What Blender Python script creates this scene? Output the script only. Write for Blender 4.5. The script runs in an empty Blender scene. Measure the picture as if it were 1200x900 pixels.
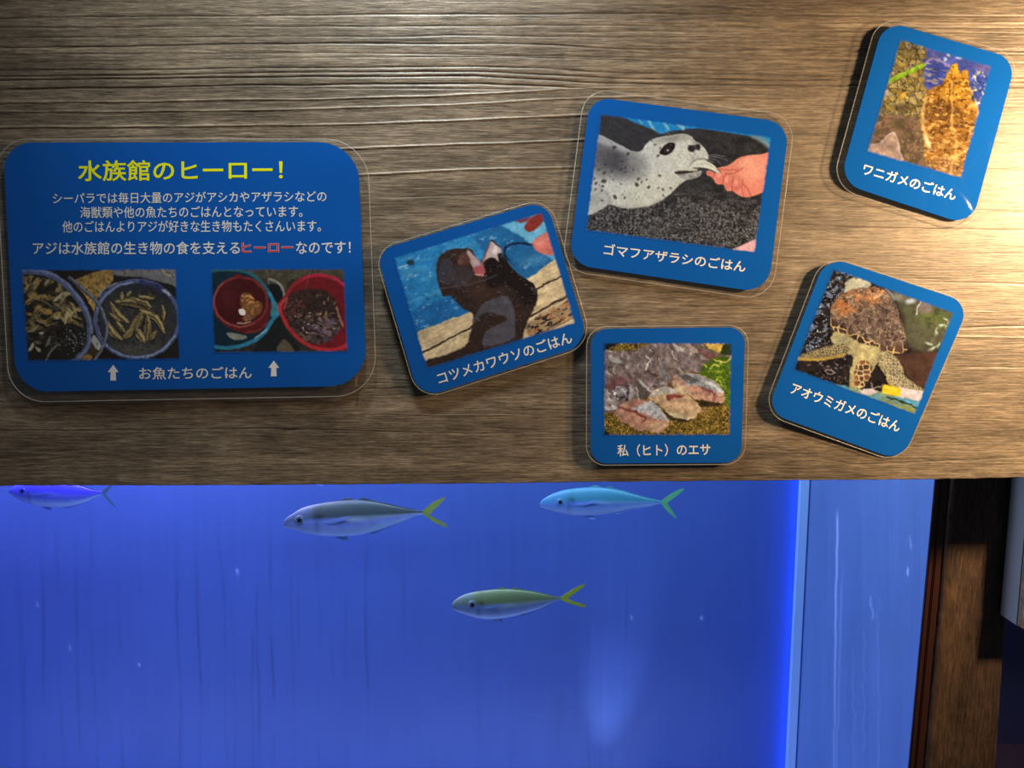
import bpy, bmesh, math, random
import numpy as np
from mathutils import Vector

S = bpy.context.scene
C = S.collection
PI = math.pi

# ------------------------------------------------------------------ camera
F = 870.0                      # focal length in pixels of the 1200x900 frame
D = 0.609                      # camera distance to the wooden board
PITCH = math.radians(7.0)      # looking slightly down
cam_data = bpy.data.cameras.new('camera')
cam_data.sensor_width = 36.0
cam_data.lens = 36.0 * F / 1200.0
cam_data.clip_start = 0.02
cam = bpy.data.objects.new('camera', cam_data)
cam.location = (0, -D, 0)
cam.rotation_euler = (PI / 2 - PITCH, 0, 0)
C.objects.link(cam)
S.camera = cam

# ------------------------------------------------------------------ view, world, lights
S.view_settings.view_transform = 'Standard'
S.view_settings.look = 'None'
S.view_settings.gamma = 1.0
S.view_settings.use_curve_mapping = False
S.view_settings.exposure = 0.0
try:
    S.cycles.use_denoising = True
    S.cycles.max_bounces = 8
    S.cycles.transparent_max_bounces = 16
except Exception:
    pass
w = bpy.data.worlds.new('room_ambient')
S.world = w
w.use_nodes = True
w.node_tree.nodes['Background'].inputs[0].default_value = (0.75, 0.85, 1.0, 1)
w.node_tree.nodes['Background'].inputs[1].default_value = 0.055


def lamp(name, kind, loc, target, energy, color, **kw):
    d = bpy.data.lights.new(name, kind)
    d.energy = energy
    d.color = color
    for k, v in kw.items():
        setattr(d, k, v)
    o = bpy.data.objects.new(name, d)
    C.objects.link(o)
    o.location = loc
    o.rotation_euler = (Vector(target) - Vector(loc)).to_track_quat('-Z', 'Y').to_euler()
    return o


# warm shop spotlight to the upper right, in front of the board
lamp('warm_spotlight', 'SPOT', (0.64, -0.25, 0.13), (0.42, 0, 0.0), 36, (1.0, 0.67, 0.36),
     spot_size=math.radians(120), spot_blend=1.0, shadow_soft_size=0.028)
# cool ceiling light above the middle, close to the board
lamp('cool_downlight', 'SPOT', (-0.10, -0.19, 0.56), (-0.10, 0, 0.14), 21, (0.95, 1.0, 0.96),
     spot_size=math.radians(90), spot_blend=1.0, shadow_soft_size=0.03)
# lamps over the water
lamp('tank_lamp_left', 'AREA', (-0.62, 0.30, 0.16), (-0.62, 0.36, -1), 12.0, (0.66, 0.50, 1.0),
     shape='RECTANGLE', size=0.55, size_y=0.14)
lamp('tank_lamp_middle', 'AREA', (0.0, 0.26, 0.16), (0.0, 0.34, -1), 1.4, (0.55, 0.78, 1.0),
     shape='RECTANGLE', size=0.5, size_y=0.14)

# fill light added below the frame to brighten back wall and fish bellies
lamp('added_low_fill', 'AREA', (-0.25, 0.13, -0.80), (-0.25, 0.42, -0.40), 1.8, (0.62, 0.64, 1.0),
     shape='RECTANGLE', size=1.3, size_y=0.08)
lamp('added_front_fill', 'AREA', (-0.1, 0.135, -0.02), (-0.1, 0.25, -0.22), 2.0, (0.70, 0.84, 1.0),
     shape='RECTANGLE', size=1.0, size_y=0.04)  # unseen fill light, added to brighten the fish flanks from the front
lamp('added_band_spot', 'SPOT', (0.115, 0.33, -0.84), (0.150, 0.42, -0.55), 4.5, (0.66, 0.74, 1.0),
     spot_size=math.radians(22), spot_blend=1.0, shadow_soft_size=0.01)  # spot added only to make the soft pale band on the back wall

# ------------------------------------------------------------------ pixel <-> world helpers
cp, sp = math.cos(PITCH), math.sin(PITCH)


def at(px, py, Y):
    """world point on the vertical plane y=Y seen at a photograph pixel (array friendly)"""
    a = (np.asarray(px, float) - 600.0) / F
    b = -(np.asarray(py, float) - 450.0) / F
    dy = cp + b * sp
    dz = -sp + b * cp
    t = (np.asarray(Y, float) + D) / dy
    return np.stack(np.broadcast_arrays(a * t, np.asarray(Y, float) + 0 * a * t, dz * t), -1)


def to_px(X, Y, Z):
    dy = Y + D
    depth = dy * cp - Z * sp
    up = dy * sp + Z * cp
    return 600 + F * X / depth, 450 - F * up / depth


def srgb(c):
    c = np.asarray(c, float) / 255.0
    return np.where(c <= 0.04045, c / 12.92, ((c + 0.055) / 1.055) ** 2.4)


def rgba(r, g, b):
    v = srgb((r, g, b))
    return (float(v[0]), float(v[1]), float(v[2]), 1.0)


# ------------------------------------------------------------------ numpy value noise
def vnoise(x, y, seed=0):
    xi = np.floor(x).astype(np.int64)
    yi = np.floor(y).astype(np.int64)
    fx = x - xi
    fy = y - yi
    fx = fx * fx * (3 - 2 * fx)
    fy = fy * fy * (3 - 2 * fy)

    def h(i, j):
        n = (i * 374761393 + j * 668265263 + seed * 1442695041) & 0xffffffff
        n = ((n ^ (n >> 13)) * 1274126177) & 0xffffffff
        return ((n ^ (n >> 16)) & 0xffff) / 32767.5 - 1.0
    a = h(xi, yi); b = h(xi + 1, yi); c = h(xi, yi + 1); d = h(xi + 1, yi + 1)
    return (a * (1 - fx) + b * fx) * (1 - fy) + (c * (1 - fx) + d * fx) * fy


def fbm(x, y, seed=0, octv=3):
    s = 0; a = 1.0; t = 0
    for k in range(octv):
        s = s + a * vnoise(x * 2 ** k, y * 2 ** k, seed + k * 17)
        t += a
        a *= 0.55
    return s / t


# ------------------------------------------------------------------ object helpers
def link(name, me, mat=None, parent=None, kind=None):
    o = bpy.data.objects.new(name, me)
    C.objects.link(o)
    if mat is not None:
        me.materials.append(mat)
    if parent is not None:
        o.parent = parent
    if kind:
        o['kind'] = kind
    return o


def mesh(name, v, f, smooth=False):
    me = bpy.data.meshes.new(name)
    me.from_pydata([tuple(map(float, p)) for p in v], [], [tuple(map(int, q)) for q in f])
    me.update()
    if smooth:
        me.polygons.foreach_set('use_smooth', [True] * len(me.polygons))
    return me


def grid_mesh(name, P, smooth=True, colors=None, flip=False):
    """P: (rows, cols, 3) array"""
    r, c = P.shape[:2]
    me = bpy.data.meshes.new(name)
    idx = np.arange(r * c).reshape(r, c)
    q = np.stack([idx[:-1, :-1], idx[1:, :-1], idx[1:, 1:], idx[:-1, 1:]], -1).reshape(-1, 4)
    if flip:
        q = q[:, ::-1]
    me.vertices.add(r * c)
    me.vertices.foreach_set('co', P.reshape(-1).astype(np.float32))
    me.loops.add(q.size)
    me.loops.foreach_set('vertex_index', q.reshape(-1).astype(np.int32))
    me.polygons.add(len(q))
    me.polygons.foreach_set('loop_start', (np.arange(len(q)) * 4).astype(np.int32))
    try:
        me.polygons.foreach_set('loop_total', np.full(len(q), 4, np.int32))
    except Exception:
        pass
    me.polygons.foreach_set('use_smooth', np.full(len(q), smooth))
    me.update(calc_edges=True)
    if colors is not None:
        set_col(me, colors)
    return me


def set_col(me, colors):
    at_ = me.color_attributes.new('paint', 'FLOAT_COLOR', 'POINT')
    cc = np.ones((len(me.vertices), 4), np.float32)
    cc[:, :3] = colors.reshape(-1, 3)
    at_.data.foreach_set('color', cc.reshape(-1))


def box_mesh(name, x0, x1, y0, y1, z0, z1, bevel=0.0):
    bm = bmesh.new()
    bmesh.ops.create_cube(bm, size=1)
    for v in bm.verts:
        v.co = ((x0 + x1) / 2 + v.co.x * (x1 - x0), (y0 + y1) / 2 + v.co.y * (y1 - y0), (z0 + z1) / 2 + v.co.z * (z1 - z0))
    if bevel:
        bmesh.ops.bevel(bm, geom=bm.edges[:], offset=bevel, segments=2, affect='EDGES')
    me = bpy.data.meshes.new(name)
    bm.to_mesh(me); bm.free()
    return me


def thing(name, label, cat, loc=(0, 0, 0), group=None):
    o = bpy.data.objects.new(name, None)
    o.empty_display_size = 0.02
    C.objects.link(o)
    o.location = loc
    o['label'] = label
    o['category'] = cat
    if group:
        o['group'] = group
    return o


# ------------------------------------------------------------------ materials
def mat(name):
    m = bpy.data.materials.new(name)
    m.use_nodes = True
    nt = m.node_tree
    return m, nt, nt.nodes['Principled BSDF'], nt.nodes['Material Output']


def plain(name, col, rough=0.5, metal=0.0, spec=0.5):
    m, nt, b, o = mat(name)
    b.inputs['Base Color'].default_value = col
    b.inputs['Roughness'].default_value = rough
    b.inputs['Metallic'].default_value = metal
    b.inputs['Specular IOR Level'].default_value = spec
    return m


def painted(name, rough=0.5, spec=0.5, noise_bump=None, mul=None):
    m, nt, b, o = mat(name)
    a = nt.nodes.new('ShaderNodeVertexColor'); a.layer_name = 'paint'
    nt.links.new(a.outputs['Color'], b.inputs['Base Color'])
    b.inputs['Roughness'].default_value = rough
    b.inputs['Specular IOR Level'].default_value = spec
    if noise_bump:
        sc, st = noise_bump
        n = nt.nodes.new('ShaderNodeTexNoise'); n.inputs['Scale'].default_value = sc
        tc = nt.nodes.new('ShaderNodeTexCoord')
        nt.links.new(tc.outputs['Object'], n.inputs['Vector'])
        bu = nt.nodes.new('ShaderNodeBump'); bu.inputs['Strength'].default_value = st
        bu.inputs['Distance'].default_value = 0.002
        nt.links.new(n.outputs['Fac'], bu.inputs['Height'])
        nt.links.new(bu.outputs['Normal'], b.inputs['Normal'])
    return m


def wood_material(name, along, c_dark, c_mid, c_light, rough, fine, bump, attr=False, spec=0.35):
    """grain runs along the axis 'along' ('X' or 'Z')"""
    m, nt, b, o = mat(name)
    N, L = nt.nodes.new, nt.links.new
    tc = N('ShaderNodeTexCoord')

    def nz(scl_long, scl_cross, detail, rgh, dist=0.0):
        mp = N('ShaderNodeMapping')
        mp.inputs['Scale'].default_value = (scl_long, 40, scl_cross) if along == 'X' else (scl_cross, 40, scl_long)
        L(tc.outputs['Object'], mp.inputs['Vector'])
        n = N('ShaderNodeTexNoise')
        n.inputs['Scale'].default_value = 1.0
        n.inputs['Detail'].default_value = detail
        n.inputs['Roughness'].default_value = rgh
        n.inputs['Distortion'].default_value = dist
        L(mp.outputs[0], n.inputs['Vector'])
        return n.outputs['Fac']
    broad = nz(3.0, 60 * fine, 4, 0.6, 0.3)
    pores = nz(36, 620 * fine, 4, 0.7)
    dash = nz(70, 1000 * fine, 2, 0.6)
    patch = nz(14, 35, 3, 0.6, 0.4)
    speck = nz(150, 1700 * fine, 2, 0.7)
    ramp = N('ShaderNodeValToRGB')
    ramp.color_ramp.elements[0].position = 0.40
    ramp.color_ramp.elements[0].color = c_dark
    ramp.color_ramp.elements[1].position = 0.61
    ramp.color_ramp.elements[1].color = c_light
    e = ramp.color_ramp.elements.new(0.5); e.color = c_mid
    # weighted sum of the scales
    def mul(a, k):
        q = N('ShaderNodeMath'); q.operation = 'MULTIPLY'; L(a, q.inputs[0]); q.inputs[1].default_value = k
        return q.outputs[0]
    def add(a, c):
        q = N('ShaderNodeMath'); q.operation = 'ADD'; L(a, q.inputs[0]); L(c, q.inputs[1])
        return q.outputs[0]
    s = add(add(add(mul(broad, 0.20), mul(pores, 0.36)), add(mul(dash, 0.18), mul(patch, 0.12))), mul(speck, .14))
    L(s, ramp.inputs['Fac'])
    col = ramp.outputs['Color']
    fr_ = N('ShaderNodeMapRange'); fr_.inputs['From Min'].default_value = .50; fr_.inputs['From Max'].default_value = .66
    fr_.inputs['To Min'].default_value = 1.0; fr_.inputs['To Max'].default_value = .42
    L(dash, fr_.inputs['Value'])
    fm_ = N('ShaderNodeMix'); fm_.data_type = 'RGBA'; fm_.blend_type = 'MULTIPLY'; fm_.inputs['Factor'].default_value = 1.0
    L(col, fm_.inputs[6]); L(fr_.outputs[0], fm_.inputs[7])
    col = fm_.outputs[2]
    if attr:
        a = N('ShaderNodeVertexColor'); a.layer_name = 'paint'
        mx = N('ShaderNodeMix'); mx.data_type = 'RGBA'; mx.blend_type = 'MULTIPLY'
        mx.inputs['Factor'].default_value = 1.0
        L(col, mx.inputs[6]); L(a.outputs['Color'], mx.inputs[7])
        col = mx.outputs[2]
    L(col, b.inputs['Base Color'])
    b.inputs['Roughness'].default_value = rough
    b.inputs['Specular IOR Level'].default_value = spec
    bu = N('ShaderNodeBump'); bu.inputs['Strength'].default_value = bump
    bu.inputs['Distance'].default_value = 0.0008
    L(add(mul(pores, 0.6), mul(dash, 0.4)), bu.inputs['Height'])
    L(bu.outputs['Normal'], b.inputs['Normal'])
    return m


M_wood = wood_material('weathered_wood', 'X', (0.036, 0.028, 0.021, 1), (0.150, 0.118, 0.086, 1), (0.36, 0.295, 0.220, 1),
                       0.44, 1.0, 0.55, attr=True, spec=0.5)
M_post = wood_material('rough_dark_wood', 'Z', (0.016, 0.010, 0.007, 1), (0.060, 0.036, 0.023, 1), (0.135, 0.078, 0.045, 1),
                       0.6, 0.7, 0.9)
M_block_wood = wood_material('block_wood', 'Z', (0.20, 0.13, 0.07, 1), (0.34, 0.23, 0.13, 1), (0.50, 0.36, 0.22, 1), 0.5, 0.8, 0.8)
M_trim = plain('red_brown_frame', (0.030, 0.0085, 0.0035, 1), 0.4)
M_black = plain('matt_black', (0.004, 0.004, 0.005, 1), 0.8)
M_grey = plain('grey_painted_side', (0.30, 0.34, 0.30, 1), 0.6)
M_white = plain('white_ink', (0.72, 0.74, 0.76, 1), 0.5, spec=0.2)
M_yellow = plain('yellow_ink', (0.80, 0.85, 0.0, 1), 0.5, spec=0.2)
M_red = plain('red_ink', (0.62, 0.03, 0.05, 1), 0.5, spec=0.2)
M_outline = plain('pale_ink', (0.38, 0.38, 0.52, 1), 0.5, spec=0.2)
BLUE = (0.001, 0.088, 0.42)
M_card = plain('blue_card', BLUE + (1,), 0.6, spec=0.0)
M_print = painted('printed_photo', 0.6, 0.0)
M_pad = plain('foam_pad', (0.5, 0.5, 0.5, 1), 0.9)
M_fishskin = painted('fish_skin', 0.38, 0.5, (900, 0.15))
M_tank = painted('tank_paint', 0.45, 0.3)
M_floor = plain('tank_floor', (0.12, 0.20, 0.55, 1), 0.8)


def clear_film(name, haze, rough, wave, wave_d, tint=(1, 1, 1, 1), refl=1.0):
    m = bpy.data.materials.new(name)
    m.use_nodes = True
    nt = m.node_tree
    nt.nodes.clear()
    N, L = nt.nodes.new, nt.links.new
    out = N('ShaderNodeOutputMaterial')
    tr = N('ShaderNodeBsdfTransparent'); tr.inputs[0].default_value = tint
    df = N('ShaderNodeBsdfDiffuse'); df.inputs[0].default_value = (0.8, 0.82, 0.85, 1)
    gl = N('ShaderNodeBsdfGlossy'); gl.inputs['Roughness'].default_value = rough
    m1 = N('ShaderNodeMixShader'); m1.inputs[0].default_value = haze
    L(tr.outputs[0], m1.inputs[1]); L(df.outputs[0], m1.inputs[2])
    fr = N('ShaderNodeFresnel'); fr.inputs['IOR'].default_value = 1.5
    ge = N('ShaderNodeNewGeometry')          # same reflectance from both sides of the thin sheet
    io = N('ShaderNodeMath'); io.operation = 'MULTIPLY_ADD'
    io.inputs[1].default_value = 1 / 1.5 - 1.5; io.inputs[2].default_value = 1.5
    L(ge.outputs['Backfacing'], io.inputs[0]); L(io.outputs[0], fr.inputs['IOR'])
    mm = N('ShaderNodeMath'); mm.operation = 'MULTIPLY'; mm.inputs[1].default_value = refl
    L(fr.outputs[0], mm.inputs[0])
    m2 = N('ShaderNodeMixShader')
    L(mm.outputs[0], m2.inputs[0]); L(m1.outputs[0], m2.inputs[1]); L(gl.outputs[0], m2.inputs[2])
    L(m2.outputs[0], out.inputs['Surface'])
    if wave:
        tc = N('ShaderNodeTexCoord'); n = N('ShaderNodeTexNoise')
        n.inputs['Scale'].default_value = wave; n.inputs['Detail'].default_value = 2; n.inputs['Distortion'].default_value = 0.8
        L(tc.outputs['Object'], n.inputs['Vector'])
        bu = N('ShaderNodeBump'); bu.inputs['Strength'].default_value = 1.0; bu.inputs['Distance'].default_value = wave_d
        L(n.outputs['Fac'], bu.inputs['Height'])
        L(bu.outputs['Normal'], gl.inputs['Normal'])
    return m


M_film = clear_film('laminate_film', 0.004, 0.06, 22, 0.0022)
M_pane = clear_film('acrylic_pane', 0.0, 0.02, 0, 0, tint=(0.97, 0.985, 1, 1), refl=0.6)
M_rim = plain('film_edge', (0.55, 0.55, 0.52, 1), 0.25)
M_rim.node_tree.nodes['Principled BSDF'].inputs['Alpha'].default_value = 0.26
# water: clear body, light absorbed on the way
M_water = bpy.data.materials.new('water')
M_water.use_nodes = True
_n = M_water.node_tree
_n.nodes.clear()
_o = _n.nodes.new('ShaderNodeOutputMaterial')
_t = _n.nodes.new('ShaderNodeBsdfTransparent')
_a = _n.nodes.new('ShaderNodeVolumeAbsorption')
_a.inputs['Color'].default_value = (0.45, 0.82, 1.0, 1)
_a.inputs['Density'].default_value = 0.7
_n.links.new(_t.outputs[0], _o.inputs['Surface'])
_n.links.new(_a.outputs[0], _o.inputs['Volume'])


# ------------------------------------------------------------------ painter for flat prints and wear marks
def spline(pts, n=6, closed=True):
    p = np.asarray(pts, float)
    k = len(p)
    out = []
    rng = range(k) if closed else range(k - 1)
    for i in rng:
        if closed:
            a, b, c, d = p[(i - 1) % k], p[i], p[(i + 1) % k], p[(i + 2) % k]
        else:
            a, b, c, d = p[max(i - 1, 0)], p[i], p[i + 1], p[min(i + 2, k - 1)]
        for j in range(n):
            t = j / n
            out.append(0.5 * ((2 * b) + (-a + c) * t + (2 * a - 5 * b + 4 * c - d) * t * t + (-a + 3 * b - 3 * c + d) * t ** 3))
    if not closed:
        out.append(p[-1])
    return np.array(out)


class Painter:
    def __init__(self, X, Y, base):
        self.X = X; self.Y = Y
        self.C = np.tile(np.asarray(base, float) / 255.0, (X.size, 1))
        self.rng = random.Random(7)

    def mix(self, a, col, idx=None):
        col = np.asarray(col, float) / 255.0
        a = np.clip(a, 0, 1)[:, None]
        if idx is None:
            self.C = self.C * (1 - a) + col * a
        else:
            self.C[idx] = self.C[idx] * (1 - a) + col * a

    def _near(self, x0, x1, y0, y1):
        return np.nonzero((self.X >= x0) & (self.X <= x1) & (self.Y >= y0) & (self.Y <= y1))[0]

    def segdist(self, idx, pts, closed):
        X = self.X[idx]; Y = self.Y[idx]
        best = np.full(len(idx), 1e18); bt = np.zeros(len(idx))
        k = len(pts); e = k if closed else k - 1
        inside = np.zeros(len(idx), bool)
        for i in range(e):
            ax, ay = pts[i]; bx, by = pts[(i + 1) % k]
            dx, dy = bx - ax, by - ay
            l2 = dx * dx + dy * dy + 1e-12
            t = np.clip(((X - ax) * dx + (Y - ay) * dy) / l2, 0, 1)
            d = (X - ax - t * dx) ** 2 + (Y - ay - t * dy) ** 2
            m = d < best
            best[m] = d[m]; bt[m] = (i + t[m]) / e
            if closed and ay != by:
                c = ((ay > Y) != (by > Y)) & (X < (bx - ax) * (Y - ay) / (by - ay) + ax)
                inside ^= c
        return np.sqrt(best), bt, inside

    def poly(self, pts, col, soft=5, alpha=1.0, n=5, clip=None, draw=True):
        pts = spline(pts, n) if n > 1 else np.asarray(pts, float)
        x0, y0 = pts.min(0) - soft * 2; x1, y1 = pts.max(0) + soft * 2
        idx = self._near(x0, x1, y0, y1)
        full = np.zeros(self.X.size)
        if len(idx) == 0:
            return full
        d, _, ins = self.segdist(idx, pts, True)
        s = np.where(ins, d, -d)
        a = np.clip(0.5 + s / (2 * soft), 0, 1)
        a = a * a * (3 - 2 * a)
        full[idx] = a
        if draw:
            aa = a * alpha
            if clip is not None:
                aa = aa * clip[idx]
            self.mix(aa, col, idx)
        return full

    def stroke(self, pts, wd, col, soft=3, alpha=1.0, n=5, taper=False, clip=None):
        pts = spline(pts, n, False) if len(pts) > 2 else np.asarray(pts, float)
        m = wd / 2 + soft * 2
        x0, y0 = pts.min(0) - m; x1, y1 = pts.max(0) + m
        idx = self._near(x0, x1, y0, y1)
        if len(idx) == 0:
            return
        d, t, _ = self.segdist(idx, pts, False)
        ww = wd / 2 * (np.sin(np.clip(t, 0.03, 0.97) * PI) ** 0.7 if taper else 1.0)
        a = np.clip(0.5 + (ww - d) / (2 * soft), 0, 1) * alpha
        if clip is not None:
            a = a * clip[idx]
        self.mix(a, col, idx)

    def ell(self, cx, cy, rx, ry, ang, col, soft=3, alpha=1.0, clip=None):
        r = max(rx, ry) + soft * 2
        idx = self._near(cx - r, cx + r, cy - r, cy + r)
        if len(idx) == 0:
            return
        c, s = math.cos(math.radians(ang)), math.sin(math.radians(ang))
        x = self.X[idx] - cx; y = self.Y[idx] - cy
        u = (x * c + y * s) / rx; v = (-x * s + y * c) / ry
        q = np.sqrt(u * u + v * v)
        a = np.clip(0.5 + (1 - q) * min(rx, ry) / (2 * soft), 0, 1) * alpha
        if clip is not None:
            a = a * clip[idx]
        self.mix(a, col, idx)

    def ring(self, cx, cy, rx, ry, wd, col, a0=0, a1=360, soft=4, alpha=1.0):
        k = 28
        pts = [(cx + rx * math.cos(math.radians(a0 + (a1 - a0) * i / k)), cy + ry * math.sin(math.radians(a0 + (a1 - a0) * i / k))) for i in range(k + 1)]
        self.stroke(pts, wd, col, soft, alpha, n=2)

    def lens(self, x0, y0, x1, y1, wd, col, bend=0, soft=3, alpha=1.0, clip=None):
        dx, dy = x1 - x0, y1 - y0
        mx, my = (x0 + x1) / 2 - dy * bend, (y0 + y1) / 2 + dx * bend
        self.stroke([(x0, y0), (mx, my), (x1, y1)], wd, col, soft, alpha, n=4, taper=True, clip=clip)

    def noise(self, sx, sy, seed, ang=0, octv=3):
        c, s = math.cos(math.radians(ang)), math.sin(math.radians(ang))
        return fbm((self.X * c + self.Y * s) / sx, (-self.X * s + self.Y * c) / sy, seed, octv)

    def tex(self, mask, amt, sx, sy, seed, ang=0, octv=3):
        k = 1 + amt * self.noise(sx, sy, seed, ang, octv) * (mask if mask is not None else 1)
        self.C *= k[:, None]

    def blot(self, mask, col, thr, sx, sy, seed, ang=0, alpha=1.0, sharp=6, octv=3):
        a = np.clip((self.noise(sx, sy, seed, ang, octv) - thr) * sharp, 0, 1) * alpha
        if mask is not None:
            a = a * mask
        self.mix(a, col)

    def cells(self, mask, size, line_col, lw, seed, jitter=0.8, cell_cols=None, alpha=1.0):
        idx = np.nonzero(mask > 0.02)[0]
        X = self.X[idx] / size; Y = self.Y[idx] / size
        xi = np.floor(X); yi = np.floor(Y)
        f1 = np.full(len(idx), 9.0); f2 = f1.copy(); cid = np.zeros(len(idx))
        for a in (-1, 0, 1):
            for b in (-1, 0, 1):
                i = xi + a; j = yi + b
                h1 = np.abs(np.sin(i * 127.1 + j * 311.7 + seed) * 43758.5453) % 1
                h2 = np.abs(np.sin(i * 269.5 + j * 183.3 + seed * 2) * 43758.5453) % 1
                d = np.hypot(i + 0.5 + (h1 - .5) * jitter - X, j + 0.5 + (h2 - .5) * jitter - Y)
                m = d < f1
                f2 = np.where(m, f1, np.minimum(f2, d)); cid = np.where(m, h1, cid); f1 = np.where(m, d, f1)
        if cell_cols is not None:
            cc = np.asarray(cell_cols, float) / 255.0
            sel = cc[np.clip((cid * len(cc)).astype(int), 0, len(cc) - 1)]
            a = (mask[idx] * alpha)[:, None]
            self.C[idx] = self.C[idx] * (1 - a) + sel * a
        e = np.clip(1.5 - (f2 - f1) * size / lw, 0, 1) * mask[idx] * alpha
        self.mix(e, line_col, idx)

    def scatter(self, n, x0, x1, y0, y1, rmin, rmax, cols, ang=(0, 180), asp=(0.3, 0.6), clip=None, soft=2, alpha=(0.6, 1.0)):
        R = self.rng
        for _ in range(n):
            r = R.uniform(rmin, rmax)
            self.ell(R.uniform(x0, x1), R.uniform(y0, y1), r, r * R.uniform(*asp), R.uniform(*ang), R.choice(cols), soft, R.uniform(*alpha), clip)


# --- the seven printed photographs -------------------------------------------------
def paint_fish_buckets(p):
    gold = [(150, 130, 85), (112, 98, 70), (170, 150, 100), (92, 84, 68), (60, 50, 35), (188, 178, 150), (130, 108, 60)]
    p.poly([(680, 30), (1120, 30), (1120, 165), (980, 135), (900, 95), (700, 78)], (108, 108, 114), 8)
    p.ring(1090, 20, 70, 60, 8, (170, 160, 110), 60, 200)
    p.poly([(700, 85), (900, 100), (1100, 150), (1120, 220), (1000, 160), (850, 120), (690, 120)], (30, 30, 32), 6)
    m = p.poly([(400, 115), (560, 50), (650, 35), (678, 80), (665, 130), (600, 190), (565, 250), (545, 325), (500, 260), (440, 170)], (150, 120, 66), 6)
    p.tex(m, 0.3, 18, 18, 4)
    p.poly([(480, 215), (540, 265), (545, 330), (515, 290)], (190, 150, 80), 5)
    li = p.poly([(0, 60), (180, 72), (330, 150), (440, 270), (495, 400), (485, 540), (400, 640), (330, 700), (0, 700)], (38, 35, 31), 6)
    heap = li * p.poly([(20, 110), (150, 85), (290, 130), (400, 230), (460, 330), (450, 430), (300, 430), (150, 470), (20, 490)], (0, 0, 0), 10, draw=False)
    R = p.rng
    for _ in range(110):
        x, y = R.uniform(20, 460), R.uniform(90, 470)
        a = math.radians(R.choice([-40, -20, -60, 20, 50, 80]) + R.uniform(-15, 15)); l = R.uniform(22, 62)
        p.lens(x - l * math.cos(a), y - l * math.sin(a), x + l * math.cos(a), y + l * math.sin(a), R.uniform(14, 40), R.choice(gold), R.uniform(-.2, .2), 4, R.uniform(.6, 1), heap)
        if _ % 2:
            p.stroke([(x - l * math.cos(a), y - l * math.sin(a) + 10), (x + l * math.cos(a), y + l * math.sin(a) + 10)], 6, (30, 24, 18), 3, 0.8, clip=heap)
    for (x, y, r) in ((110, 215, 34), (150, 300, 26), (350, 205, 28), (90, 350, 22), (205, 330, 40), (365, 350, 38), (280, 350, 34)):
        p.ell(x, y, r, r * 0.55, R.uniform(-50, 20), R.choice([(196, 180, 130), (170, 140, 75), (200, 195, 170)]), 6, 0.85, li)
    for _ in range(150):
        t = R.random()
        p.ell(R.gauss(410, 55), R.gauss(525, 48), R.uniform(2, 6), R.uniform(2, 4), R.uniform(0, 180), R.choice([(150, 155, 165), (190, 195, 205), (80, 82, 92), (30, 28, 28)]), 2, .9, li)
    for _ in range(40):
        p.lens(R.uniform(60, 380), R.uniform(430, 610), R.uniform(60, 380), R.uniform(430, 610), 8, R.choice([(70, 62, 52), (30, 26, 24), (95, 88, 78)]), .2, 3, .6, li)
    for (x, y, l, a, c) in ((98, 575, 34, -60, (190, 185, 175)), (150, 595, 24, 40, (165, 160, 145)), (215, 545, 34, -65, (120, 118, 115)), (110, 450, 50, -30, (150, 140, 115)), (170, 480, 14, 0, (170, 170, 165)), (150, 545, 24, 10, (110, 105, 98))):
        a = math.radians(a)
        p.lens(x - l * math.cos(a), y - l * math.sin(a), x + l * math.cos(a), y + l * math.sin(a), 22, c, .1, 4, .95, li)
    p.stroke([(195, 690), (240, 610), (290, 560)], 14, (120, 118, 110), 4)
    rim = [(20, 48), (120, 48), (220, 68), (330, 130), (430, 240), (500, 370), (515, 480), (490, 590), (430, 660), (370, 705)]
    p.stroke(rim, 44, (84, 96, 138), 5)
    p.stroke([(x + 6, y - 8) for x, y in rim], 14, (134, 146, 186), 6, .8)
    p.poly([(520, 480), (600, 590), (570, 640), (500, 640), (470, 690), (430, 690), (520, 580)], (70, 52, 35), 6)
    p.poly([(545, 495), (592, 568), (570, 600), (525, 545)], (172, 178, 182), 4)
    p.poly([(460, 655), (500, 630), (530, 650), (500, 690), (460, 685)], (150, 120, 70), 5)
    # right bucket
    p.ring(845, 385, 292, 268, 34, (80, 92, 138), 0, 360, 5)
    m = p.poly([(845 + 278 * math.cos(t), 388 + 256 * math.sin(t)) for t in np.linspace(0, 2 * PI, 24, endpoint=False)], (52, 54, 60), 5)
    p.ell(830, 600, 180, 60, 0, (82, 82, 80), 50, .9, m)
    p.ell(930, 200, 200, 60, 15, (38, 40, 50), 40, .8, m)
    p.ring(845, 385, 288, 262, 13, (140, 152, 196), 150, 262, 5, .9)
    p.ring(845, 388, 290, 264, 14, (130, 150, 196), 25, 150, 4, .95)
    p.poly([(875, 110), (1010, 150), (1030, 185), (1010, 200), (950, 150), (875, 135)], (48, 52, 100), 5)
    p.poly([(1015, 175), (1050, 180), (1085, 220), (1055, 215)], (150, 155, 180), 5)
    p.scatter(120, 680, 1030, 200, 560, 8, 26, [(40, 34, 26), (62, 54, 40), (90, 80, 58)], clip=m, alpha=(.3, .8))
    F_ = [(655, 265, 785, 410, 46, .08), (622, 385, 740, 530, 48, .1), (690, 265, 930, 315, 70, -.12), (650, 345, 730, 400, 30, 0), (860, 320, 1036, 482, 44, -.16),
          (795, 470, 878, 335, 66, .05), (905, 540, 918, 360, 56, .05), (750, 520, 820, 450, 50, 0), (835, 455, 895, 552, 56, -.05), (930, 530, 975, 470, 44, 0),
          (830, 245, 940, 300, 44, -.1), (735, 250, 740, 195, 26, 0), (770, 225, 800, 190, 22, 0), (1020, 285, 1025, 400, 24, -.1), (850, 225, 960, 240, 26, 0), (700, 400, 760, 480, 40, 0)]
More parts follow.
